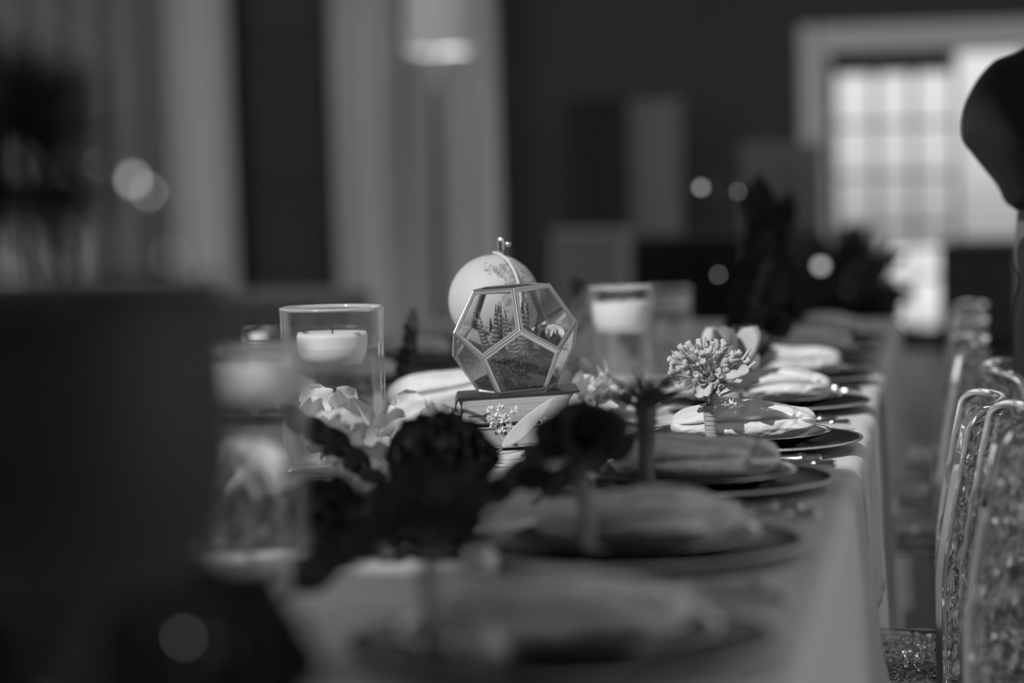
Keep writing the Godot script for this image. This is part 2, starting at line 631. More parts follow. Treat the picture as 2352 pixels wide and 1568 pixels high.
	mi("pole", MB.new().box(Vector3(0, 0.9, -0.03), Vector3(0.03, 1.6, 0.03), 0.004), M.black, mp)
	var dk := thing("tall_cabinet", "tall black cupboard left of the grey banner", "cabinet", Vector3(-2.15, 0, -15.6))
	mi("body", MB.new().box(Vector3(0, 0.84, 0), Vector3(0.4, 1.66, 0.4), 0.01), M.black, dk)
	for s in [-1, 1]:
		mi("door", MB.new().box(Vector3(0.1 * s, 0.86, 0.205), Vector3(0.18, 1.5, 0.015), 0.005), M.black, dk)
	bush("potted_shrub", "dark bushy potted shrub beyond the far end of the table", "plant", Vector3(-0.42, 0.62, -9.5), Vector3(0.26, 0.26, 0.24), 240, 0.14, M.leaf_black)
	var bl := [[-2.17, 0.632, -7.5, 0.03, "round dim glowing ball hanging low just left of the bright-rimmed candle vase", 0.012], [-0.718, 1.098, -7.5, 0.009, "bright small glowing ball above the low dark cabinet", 0.01],
		[-0.604, 1.083, -7.5, 0.005, "small dim glowing ball just right of the bright one over the cabinet", 0.004], [-0.668, 0.827, -7.5, 0.005, "small dim glowing ball lower down, in front of the dark cabinet", 0.004],
		[-0.423, 0.798, -9.0, 0.016, "bright glowing ball just left of the glazed door, by the dark shrub", 0.012]]
	for q in bl:
		bulb(Vector3(q[0], q[1], q[2]), q[3], q[5], q[4])
	# unseen ceiling panels added to brighten the far half of the hall
	for q in [[-5.2, "left"], [-2.0, "middle"], [0.9, "right"]]:
		var p := thing("added_ceiling_light", "unseen square light panel added over the far half of the hall, " + q[1] + " of three", "lamp", Vector3(q[0], 4.0, -12.6))
		mi("housing", MB.new().box(Vector3(0, -0.03, 0), Vector3(1.3, 0.06, 1.3), 0.01), M.white_paint, p)
		mi("diffuser", MB.new().box(Vector3(0, -0.066, 0), Vector3(1.2, 0.012, 1.2), 0.003), M.fill_panel, p)
		var al := AreaLight3D.new()
		al.name = "glow"
		al.area_size = Vector2(1.2, 1.2)
		al.position = Vector3(0, -0.08, 0)
		al.rotation = Vector3(-PI / 2, 0, 0)
		al.light_energy = 2.0
		al.area_range = 40.0
		al.shadow_enabled = true
		p.add_child(al)
	for q in [[1.3, -1.6, "nearest the camera"], [1.9, -3.3, "second from the camera"], [1.4, -5.0, "third from the camera"], [2.2, -7.0, "farthest from the camera"]]:  # unseen pendants added to put bright specks in the clear chairs
		var pe := thing("added_pendant", "added round pendant over the right aisle, " + q[2], "lamp", Vector3(q[0], 3.0, q[1]), Vector3.ZERO, "added pendants over the aisle")
		mi("globe_bulb", MB.new().ball(Vector3.ZERO, Vector3(0.06, 0.06, 0.06), 20, 12), M.added_pendant_glow, pe)
		mi("cap", MB.new().lathe([Vector2(0.0, 0.05), Vector2(0.035, 0.052), Vector2(0.03, 0.09), Vector2(0, 0.1)], 16), M.black, pe)
		mi("cord", MB.new().tube([Vector3(0, 0.09, 0), Vector3(0, 0.99, 0)], 0.004, 6), M.black, pe)
		var ol := OmniLight3D.new()
		ol.name = "glow"
		ol.light_energy = 0.03
		ol.light_size = 0.05
		ol.omni_range = 30.0
		ol.omni_attenuation = 2.0
		ol.shadow_enabled = true
		pe.add_child(ol)
	# a second table, far left
	var t2 := thing("side_table", "far table under a grey cloth beneath the dark door panel", "table", Vector3(-3.0, 0, -9.4))
	mi("tabletop", MB.new().box(Vector3(0, 0.68, 0), Vector3(1.3, 0.03, 0.9), 0.004), M.dark_wood, t2)
	for sx in [-1, 1]:
		for sz in [-1, 1]:
			mi("leg", MB.new().box(Vector3(0.58 * sx, 0.33, 0.38 * sz), Vector3(0.05, 0.66, 0.05), 0.004), M.dark_wood, t2)
	var f := func(u: float, v: float) -> Vector3:
		var a := TAU * u
		var k := 1.0 / maxf(absf(cos(a)), absf(sin(a)))
		if v < 0.35:
			var q := v / 0.35
			return Vector3(0.66 * cos(a) * k * q, 0.703, 0.46 * sin(a) * k * q)
		var d := (v - 0.35) / 0.65
		var fl2 := 1.0 + 0.05 * d * (1.0 + sin(a * 14.0)) * 0.7
		return Vector3(0.66 * cos(a) * k * fl2, 0.703 - 0.55 * d, 0.46 * sin(a) * k * fl2)
	var cl := mi("tablecloth", MB.new().grid(120, 20, func(u, v): return f.call(u, 1.0 - v), true), M.curtain_grey, self, Vector3(-3.0, 0, -9.4))
	tag(cl, "grey cloth hanging over the far left table", "tablecloth")


# ---------------------------------------------------------------- the long table
func drape(u: float, z: float, flare: float, seed_: float) -> Vector3:
	# u: 0 left hem .. 1 right hem over the top; 0.3 and 0.7 are the table edges
	var drop := 0.62
	if u >= 0.3 and u <= 0.7:
		var q := (u - 0.3) / 0.4
		var y := TOP + 0.003 + 0.0012 * noise.get_noise_2d(q * 9.0, z * 4.0)
		return Vector3(lerpf(EDGE_L, EDGE_R, q), y, z)
	var s := 1.0 if u > 0.7 else -1.0
	var t := (u - 0.7) / 0.3 if u > 0.7 else (0.3 - u) / 0.3
	var r := 0.022
	var x0 := EDGE_R if s > 0 else EDGE_L
	var arc := minf(t * drop / r, PI / 2)
	var down := maxf(0.0, t * drop - r * PI / 2)
	var push := 0.0
	if down > 0.0:
		for zc in ([-2.91, -3.36, -4.6, -5.2, -5.85] if s > 0 else [-4.3, -5.0]):
			push = maxf(push, smoothstep(0.275, 0.205, absf(z - zc)))
		push *= smoothstep(0.22, 0.285, down) * 0.30
	var fold := sin(z * 11.0 + seed_ + 0.8 * sin(z * 4.1)) * 0.5 + 0.5
	var out := r * sin(arc) + down * (0.02 + flare * 0.14 * fold) + 0.004 * noise.get_noise_2d(z * 8.0, down * 6.0)
	# chair seats push the cloth in below the seat
	return Vector3(x0 + s * (out - push), TOP + 0.003 - r * (1.0 - cos(arc)) - down, z)


func across(w: float) -> float:      # spread the mesh columns: flat top, tight roll at each edge, hanging part
	var m := 0.5 - absf(w - 0.5)
	var arc := 0.3 * 0.022 * PI / 2 / 0.62
	var u: float
	if m < 0.24:
		u = lerpf(0.0, 0.3 - arc, m / 0.24)
	elif m < 0.31:
		u = lerpf(0.3 - arc, 0.3, (m - 0.24) / 0.07)
	else:
		u = lerpf(0.3, 0.5, (m - 0.31) / 0.19)
	return u if w <= 0.5 else 1.0 - u


func table() -> void:
	var t := thing("banquet_table", "long banquet table under white cloths", "table", Vector3(-0.665, 0, -3.6))
	mi("tabletop", MB.new().box(Vector3(0, TOP - 0.017, 0), Vector3(1.098, 0.03, 5.4), 0.004), M.dark_wood, t)
	for sx in [-1, 1]:
		for sz in [-1, 0, 1]:
			mi("leg", MB.new().box(Vector3(0.25 * sx, 0.366, 2.5 * sz), Vector3(0.06, 0.732, 0.06), 0.005), M.dark_wood, t)
	var a := MB.new().grid(200, 150, func(u, v): return drape(across(u), lerpf(-0.85, -3.02, v), 0.85, 1.3), false)
	tag(mi("tablecloth", a, M.cloth), "white tablecloth over the near half of the table, hem hanging at right", "tablecloth", "white cloths on the long table")
	# rolled hem of the near cloth, down the right side
	var hem := []
	for i in 60:
		var p := drape(0.66 + 0.34 * i / 59.0, -3.02, 0.85, 1.3)
		hem.append(p + Vector3(0.0012 * sin(i * 1.7), 0.001, 0))
	var near_cloth := get_child(get_child_count() - 1)
	mi("hem", MB.new().tube(hem, 0.0016, 6), M.cloth, near_cloth)
	var b := MB.new().grid(200, 200, func(u, v): return drape(across(u), lerpf(-2.9, -6.32, v), 0.25, 4.0) - Vector3(0.0, 0.0022, 0), false)
	tag(mi("tablecloth", b, M.cloth), "white tablecloth over the far half of the table, under the globe", "tablecloth", "white cloths on the long table")


# ---------------------------------------------------------------- ghost chairs
func facet(x: float, y: float, k: float) -> float:
	var w := Vector2(x, y) * k
	var best := 9.0
	var second := 9.0
	var c := w.floor()
	for i in range(-1, 2):
		for j in range(-1, 2):
			var q := c + Vector2(i, j)
			var h := fposmod(sin(q.x * 127.1 + q.y * 311.7) * 43758.5, 1.0)
			var h2 := fposmod(sin(q.x * 269.5 + q.y * 183.3) * 23421.6, 1.0)
			var d := (q + Vector2(h, h2)).distance_to(w)
			if d < best:
				second = best
				best = d
			elif d < second:
				second = d
	return minf(1.0, (second - best) * 1.6)


func back_x(y: float, zz: float) -> float:      # middle surface of the backrest, local x; zz in -1..1
	var lean := 0.045 * pow(clampf((y - 0.58) / 0.25, 0.0, 1.2), 1.3)
	return lean + 0.05 * (1.0 - zz * zz) * (1.45 - 0.45 * clampf((y - 0.5) / 0.3, 0.0, 1.0))


func chairs() -> void:
	var t := thing("ghost_chair", "x", "chair", Vector3(0, 0, -3.36), Vector3.ZERO, "clear ghost chairs along the table")
	var hz := 0.18
	# textured panel: closed shell with fine facets on both sides
	var f := func(u: float, v: float) -> Vector3:
		var a := TAU * u
		var zz := clampf(cos(a) * 1.10, -1.0, 1.0) * 0.975
		var y := lerpf(0.455, 0.79, v)
		var s := signf(sin(a))
		var th := 0.0055 * clampf(absf(sin(a)) * 3.0, 0.0, 1.0)
		if v < 0.005 or v > 0.995:
			th = 0.0
		var relief := 0.0
		if th > 0.0054:
			relief = s * (0.0075 * facet(zz * 9.0 + (3.0 if s > 0 else 40.0), y * 19.0, 1.0) + 0.0022 * facet(zz * 26.0, y * 60.0 + 7.0, 1.0) - 0.003)
		return Vector3(back_x(y, zz) + s * th + relief, y, -zz * hz)
	mi("back_panel", MB.new().grid(320, 170, f, true), M.acrylic, t)
	# frame: flat band round the sides and the top, rounded corners
	var pts := []
	for i in 91:
		var q := i / 90.0 * 3.0
		if q < 1.0:
			pts.append([0.99, lerpf(0.435, 0.785, q)])
		elif q < 2.0:
			var w := cos((q - 1.0) * PI)
			pts.append([0.99 * w, 0.785 + 0.022 * pow(maxf(0.0, 1.0 - pow(absf(w), 8.0)), 0.5)])
		else:
			pts.append([-0.99, lerpf(0.785, 0.435, q - 2.0)])
	var fr := func(u: float, v: float) -> Vector3:
		var k := clampi(int(round(v * 92.0)) - 1, 0, 90)
		var k0 := maxi(k - 1, 0)
		var k1 := mini(k + 1, 90)
		var c := Vector3(back_x(pts[k][1], pts[k][0]), pts[k][1], hz * pts[k][0])
		var tg := Vector2(pts[k1][0] - pts[k0][0], (pts[k1][1] - pts[k0][1]) / hz).normalized()
		var n := Vector3(1.0, -0.1, 0.1 * pts[k][0] / hz * 2.0).normalized()
		var w := n.cross(Vector3(0, tg.y, tg.x).normalized()).normalized()
		var e := 0.0 if v < 0.005 or v > 0.995 else 1.0
		var a := TAU * u
		var cx := signf(cos(a)) * pow(absf(cos(a)), 0.45)
		var cy := signf(sin(a)) * pow(absf(sin(a)), 0.45)
		return c + (n * cx * 0.0078 + w * cy * 0.0045) * e
	mi("back_frame", MB.new().grid(16, 92, func(u, v): return fr.call(1.0 - u, v), true), M.acrylic_edge, t)
	# seat: slab with rounded corners and a dimpled top
	var sf := func(u: float, v: float) -> Vector3:
		var a := TAU * u
		var e := 0.42
		var cx := signf(cos(a)) * pow(absf(cos(a)), e)
		var cz := signf(sin(a)) * pow(absf(sin(a)), e)
		var rr := 1.0
		var y := 0.0
		if v < 0.2:
			rr = v / 0.2
			y = 0.43
		elif v < 0.3:
			rr = 1.0 + 0.02 * sin((v - 0.2) / 0.1 * PI)
			y = lerpf(0.43, 0.452, (v - 0.2) / 0.1)
		else:
			rr = 1.0 - (v - 0.3) / 0.7
			y = 0.452
		var x := cx * 0.215 * rr
		var z := cz * 0.2 * rr
		if v > 0.33:
			y += 0.006 * facet(x * 75.0, z * 75.0, 1.0) - 0.006
		return Vector3(-0.15 + x, y, z)
	mi("seat", MB.new().grid(200, 90, sf, true), M.acrylic, t)
	for sx in [-0.33, 0.0]:
		for s in [-1, 1]:
			mi("leg", MB.new().tube([Vector3(sx, 0.435, 0.165 * s), Vector3(sx - 0.01 * signf(0.15 + sx) * -1.0, 0.2, 0.17 * s), Vector3(sx + (0.03 if sx == 0.0 else -0.02), 0.002, 0.175 * s)], [0.019, 0.016, 0.012], 10), M.acrylic, t)
	t.set_meta("label", "clear textured ghost chair in sharp focus, beside the sunlit place setting")
	var c2 := dup(t, Vector3(0.03, 0, -2.91), Vector3.ZERO, "nearest clear ghost chair, cut by the right edge, with a bright front edge")
	c2.scale = Vector3(1, 1.03, 1)
	dup(t, Vector3(0.168, 0, -3.95), Vector3(0, PI, 0), "ghost chair turned away from the table, under the dark-haired person")
	dup(t, Vector3(0.0, 0, -4.6), Vector3(0, 0.03, 0), "blurred ghost chair just beyond the seated person, on the right")
	dup(t, Vector3(0.01, 0, -5.2), Vector3(0, -0.04, 0), "blurred ghost chair on the right, second beyond the seated person")
	dup(t, Vector3(0.02, 0, -5.85), Vector3(0, 0.05, 0), "farthest ghost chair on the right side of the table")
	dup(t, Vector3(-1.36, 0, -4.3), Vector3(0, PI, 0), "ghost chair on the left side of the table, nearest of the two there")
	dup(t, Vector3(-1.36, 0, -5.0), Vector3(0, PI, 0), "ghost chair on the left side of the table, farther of the two there")


# ---------------------------------------------------------------- person (surface nets over tapered capsules)
func nets(bones: Array, cell: float, k: float) -> MB:
	var lo := Vector3(9, 9, 9)
	var hi := -lo
	for b in bones:
		var r: float = maxf(b[2], b[3]) + cell * 3
		for p in [b[0], b[1]]:
			lo = lo.min(p - Vector3(r, r, r))
			hi = hi.max(p + Vector3(r, r, r))
	var n := Vector3i(((hi - lo) / cell).ceil()) + Vector3i.ONE
	var val := PackedFloat32Array()
	val.resize(n.x * n.y * n.z)
	val.fill(1.0)
	for b in bones:
		var A: Vector3 = b[0]
		var B: Vector3 = b[1]
		var ra: float = b[2]
		var rb: float = b[3]
		var m: float = maxf(ra, rb) + k + cell * 2
		var l := Vector3i(((A.min(B) - Vector3(m, m, m) - lo) / cell).floor()).clamp(Vector3i.ZERO, n - Vector3i.ONE)
		var h := Vector3i(((A.max(B) + Vector3(m, m, m) - lo) / cell).ceil()).clamp(Vector3i.ZERO, n - Vector3i.ONE)
		var ab := B - A
		var inv := 1.0 / maxf(ab.length_squared(), 1e-9)
		for z in range(l.z, h.z + 1):
			for y in range(l.y, h.y + 1):
				for x in range(l.x, h.x + 1):
					var p := lo + Vector3(x, y, z) * cell
					var t := clampf((p - A).dot(ab) * inv, 0.0, 1.0)
					var d := (p - A - ab * t).length() - lerpf(ra, rb, t)
					var i := x + n.x * (y + n.y * z)
					var o := val[i]
					var hh := clampf(0.5 + 0.5 * (o - d) / k, 0.0, 1.0)
					val[i] = lerpf(o, d, hh) - k * hh * (1.0 - hh)
	var mb := MB.new()
	var at := {}
	var corner := [Vector3i(0, 0, 0), Vector3i(1, 0, 0), Vector3i(0, 1, 0), Vector3i(1, 1, 0), Vector3i(0, 0, 1), Vector3i(1, 0, 1), Vector3i(0, 1, 1), Vector3i(1, 1, 1)]
	var edges := [[0, 1], [2, 3], [4, 5], [6, 7], [0, 2], [1, 3], [4, 6], [5, 7], [0, 4], [1, 5], [2, 6], [3, 7]]
	var off := PackedInt32Array()
	for c in corner:
		off.append(c.x + n.x * (c.y + n.y * c.z))
	for z in n.z - 1:
		for y in n.y - 1:
			for x in n.x - 1:
				var i0 := x + n.x * (y + n.y * z)
				var neg := 0
				for q in 8:
					if val[i0 + off[q]] < 0.0:
						neg += 1
				if neg == 0 or neg == 8:
					continue
				var s := Vector3.ZERO
				var cnt := 0
				for e in edges:
					var va := val[i0 + off[e[0]]]
					var vb := val[i0 + off[e[1]]]
					if (va < 0.0) != (vb < 0.0):
						s += Vector3(corner[e[0]]).lerp(Vector3(corner[e[1]]), va / (va - vb))
						cnt += 1
				at[i0] = mb.add_v(lo + (Vector3(x, y, z) + s / cnt) * cell)
	var dx := 1
	var dy := n.x
	var dz := n.x * n.y
	for key in at:
		var i: int = key
		for ax in 3:
			var d1: int = [dx, dy, dz][ax]
			var d2: int = [dy, dz, dx][ax]
			var d3: int = [dz, dx, dy][ax]
			if (val[i] < 0.0) == (val[i + d1] < 0.0):
				continue
			if not (at.has(i - d2) and at.has(i - d3) and at.has(i - d2 - d3)):
				continue
			var a: int = at[i]
			var b: int = at[i - d2]
			var c: int = at[i - d2 - d3]
			var d: int = at[i - d3]
			if val[i] < 0.0:
				mb.idx.append_array(PackedInt32Array([a, c, b, a, d, c]))
			else:
				mb.idx.append_array(PackedInt32Array([a, b, c, a, c, d]))
	return mb


func person() -> void:
	# seated on the third chair, back to the table, facing +X; mostly outside the frame
	var t := thing("person", "person with a dark bob haircut in black clothes, seated with back to the table", "person", Vector3(0.235, 0, -3.95))
	var body := []
	body.append([Vector3(-0.065, 0.98, 0), Vector3(-0.06, 1.09, 0), 0.05, 0.045])
	body.append([Vector3(-0.06, 1.195, 0), Vector3(-0.03, 1.15, 0), 0.085, 0.068])
	body.append([Vector3(0.0, 1.12, 0), Vector3(0.022, 1.098, 0), 0.045, 0.026])
	body.append([Vector3(0.045, 1.168, 0), Vector3(0.062, 1.148, 0), 0.009, 0.013])
	body.append([Vector3(0.04, 1.118, -0.015), Vector3(0.04, 1.118, 0.015), 0.011, 0.011])
	for s in [-1, 1]:
		body.append([Vector3(-0.05, 1.18, 0.078 * s), Vector3(-0.045, 1.15, 0.08 * s), 0.014, 0.01])
		body.append([Vector3(0.0, 0.56, 0.09 * s), Vector3(-0.01, 0.88, 0.08 * s), 0.1, 0.095])
		body.append([Vector3(-0.03, 0.97, 0.14 * s), Vector3(0.02, 0.75, 0.2 * s), 0.05, 0.04])
		body.append([Vector3(0.02, 0.75, 0.2 * s), Vector3(0.25, 0.65, 0.13 * s), 0.038, 0.027])
		body.append([Vector3(0.02, 0.55, 0.095 * s), Vector3(0.42, 0.54, 0.1 * s), 0.082, 0.058])
		body.append([Vector3(0.42, 0.54, 0.1 * s), Vector3(0.4, 0.09, 0.1 * s), 0.056, 0.036])
		body.append([Vector3(0.4, 0.05, 0.1 * s), Vector3(0.56, 0.035, 0.115 * s), 0.036, 0.03])
	mi("body", nets(body, 0.012, 0.03), M.skin, t)
	for s in [-1, 1]:
		var h := []
		var w := Vector3(0.25, 0.65, 0.13 * s)
		h.append([w, w + Vector3(0.05, -0.015, -0.01 * s), 0.026, 0.024])
		h.append([w + Vector3(0.045, -0.015, 0.012 * s), w + Vector3(0.09, -0.025, 0.015 * s), 0.018, 0.016])
		h.append([w + Vector3(0.045, -0.015, -0.03 * s), w + Vector3(0.09, -0.025, -0.03 * s), 0.018, 0.016])
		for k in 4:
			var zz: float = (0.024 - 0.02 * k) * s
			var ln: float = [0.026, 0.033, 0.036, 0.032][k]
			var p0 := w + Vector3(0.095, -0.022, zz)
			var p1 := p0 + Vector3(ln, -0.006, 0)
			var p2 := p1 + Vector3(ln * 0.6, -0.02, 0)
			h.append([p0, p1, 0.009, 0.0085])
			h.append([p1, p2, 0.0085, 0.007])
		h.append([w + Vector3(0.04, -0.02, -0.035 * s), w + Vector3(0.075, -0.035, -0.062 * s), 0.012, 0.01])
		h.append([w + Vector3(0.075, -0.035, -0.062 * s), w + Vector3(0.1, -0.045, -0.064 * s), 0.01, 0.008])
		mi("hand", nets(h, 0.0045, 0.008), M.skin, t)
	var top := []
	for s in [-1, 1]:
		top.append([Vector3(-0.0, 0.58, 0.09 * s), Vector3(-0.008, 0.88, 0.08 * s), 0.11, 0.105])
		top.append([Vector3(-0.03, 0.97, 0.13 * s), Vector3(0.02, 0.75, 0.2 * s), 0.058, 0.05])
		top.append([Vector3(0.02, 0.75, 0.2 * s), Vector3(0.2, 0.67, 0.145 * s), 0.048, 0.036])
		top.append([Vector3(-0.045, 0.985, 0.02 * s), Vector3(-0.04, 0.97, 0.12 * s), 0.062, 0.055])
	mi("shirt", nets(top, 0.013, 0.035), M.fabric_black, t)
	var tr := []
	for s in [-1, 1]:
		tr.append([Vector3(0.0, 0.56, 0.09 * s), Vector3(0.0, 0.62, 0.085 * s), 0.112, 0.106])
		tr.append([Vector3(0.02, 0.55, 0.095 * s), Vector3(0.42, 0.545, 0.1 * s), 0.092, 0.068])
		tr.append([Vector3(0.42, 0.545, 0.1 * s), Vector3(0.4, 0.1, 0.1 * s), 0.066, 0.05])
	mi("trousers", nets(tr, 0.014, 0.03), M.fabric_black, t)
	for s in [-1, 1]:
		mi("shoe", nets([[Vector3(0.39, 0.052, 0.1 * s), Vector3(0.56, 0.042, 0.116 * s), 0.05, 0.04]], 0.012, 0.02), M.black, t)
		mi("eye", MB.new().ball(Vector3(0.028, 1.172, 0.03 * s), Vector3(0.0095, 0.008, 0.0095)), M.curtain_grey, t)
	var hair := []
	hair.append([Vector3(-0.075, 1.215, 0), Vector3(-0.05, 1.235, 0), 0.105, 0.092])
	hair.append([Vector3(-0.1, 1.185, 0), Vector3(-0.085, 1.1, 0), 0.095, 0.05])
	for s in [-1, 1]:
		hair.append([Vector3(-0.06, 1.2, 0.055 * s), Vector3(-0.045, 1.09, 0.072 * s), 0.05, 0.024])
		hair.append([Vector3(-0.11, 1.15, 0.045 * s), Vector3(-0.105, 1.085, 0.05 * s), 0.052, 0.026])
	mi("hair", nets(hair, 0.01, 0.025), M.hair, t)


# ---------------------------------------------------------------- place settings
func plate_mesh(r: float, h: float) -> MB:
	return MB.new().lathe([Vector2(0, 0), Vector2(r * 0.6, 0), Vector2(r * 0.64, 0.001), Vector2(r * 0.8, h * 0.5), Vector2(r * 0.99, h), Vector2(r, h + 0.0008), Vector2(r * 0.985, h + 0.0022),
		Vector2(r * 0.8, h * 0.5 + 0.003), Vector2(r * 0.66, 0.0042), Vector2(r * 0.6, 0.003), Vector2(0, 0.003)], 72)


func napkin_mesh(seed_: float) -> MB:
	# a soft folded napkin lying along X, ends at -0.1 and 0.1
	var f := func(u: float, v: float) -> Vector3:
		var a := TAU * u
		var x := (v - 0.5) * 2.0
		var e := pow(maxf(0.0, 1.0 - pow(absf(x), 3.2)), 0.42)
		if x > 0.0:
			e *= 1.0 - 0.12 * x
		var hz := 0.058 * e * (1.0 + 0.12 * sin(x * 3.0 + seed_))
		var hy := 0.028 * e * (1.0 + 0.10 * sin(x * 4.0 + seed_ * 2.0))
		var ca := cos(a)
		var sa := sin(a)
		# front crease that climbs towards the right end, a second fold on top, twisted pleats near the right end
		var c1 := exp(-pow((a - (0.28 + 0.34 * x + 0.07 * sin(x * 5.0 + seed_))) / 0.11, 2.0))
		var c2 := exp(-pow((a - (1.15 - 0.45 * x)) / 0.13, 2.0))
		var pl := smoothstep(0.5, 0.9, x) * 0.16 * sin(a * 6.0 + x * 7.0 + seed_)
		var pd := Vector2((x - 0.70) / 0.16, (a - 0.62) / 0.38)
		pl += (-0.22 + 0.10 * sin(pd.angle() * 5.0 + seed_)) * exp(-pd.length_squared()) + 0.05 * sin(pd.angle() * 7.0) * exp(-pd.length_squared() * 0.25)
		var soft := 0.09 * noise.get_noise_3d(x * 2.6 + seed_, ca * 1.7, sa * 1.7)
		var r := 1.0 - 0.30 * c1 - 0.16 * c2 + pl + soft + 0.05 * sin(a * 3.0 + x * 2.0 + seed_)
		var y := 0.027 + hy * sa * r
		if sa < 0.0:
			y = 0.027 + 0.026 * maxf(sa, -1.0) * e
		return Vector3(0.1 * x + 0.006 * sa * e, maxf(0.0004, y), hz * ca * r)
	return MB.new().grid(84, 96, func(u, v): return f.call(1.0 - u, v), true)


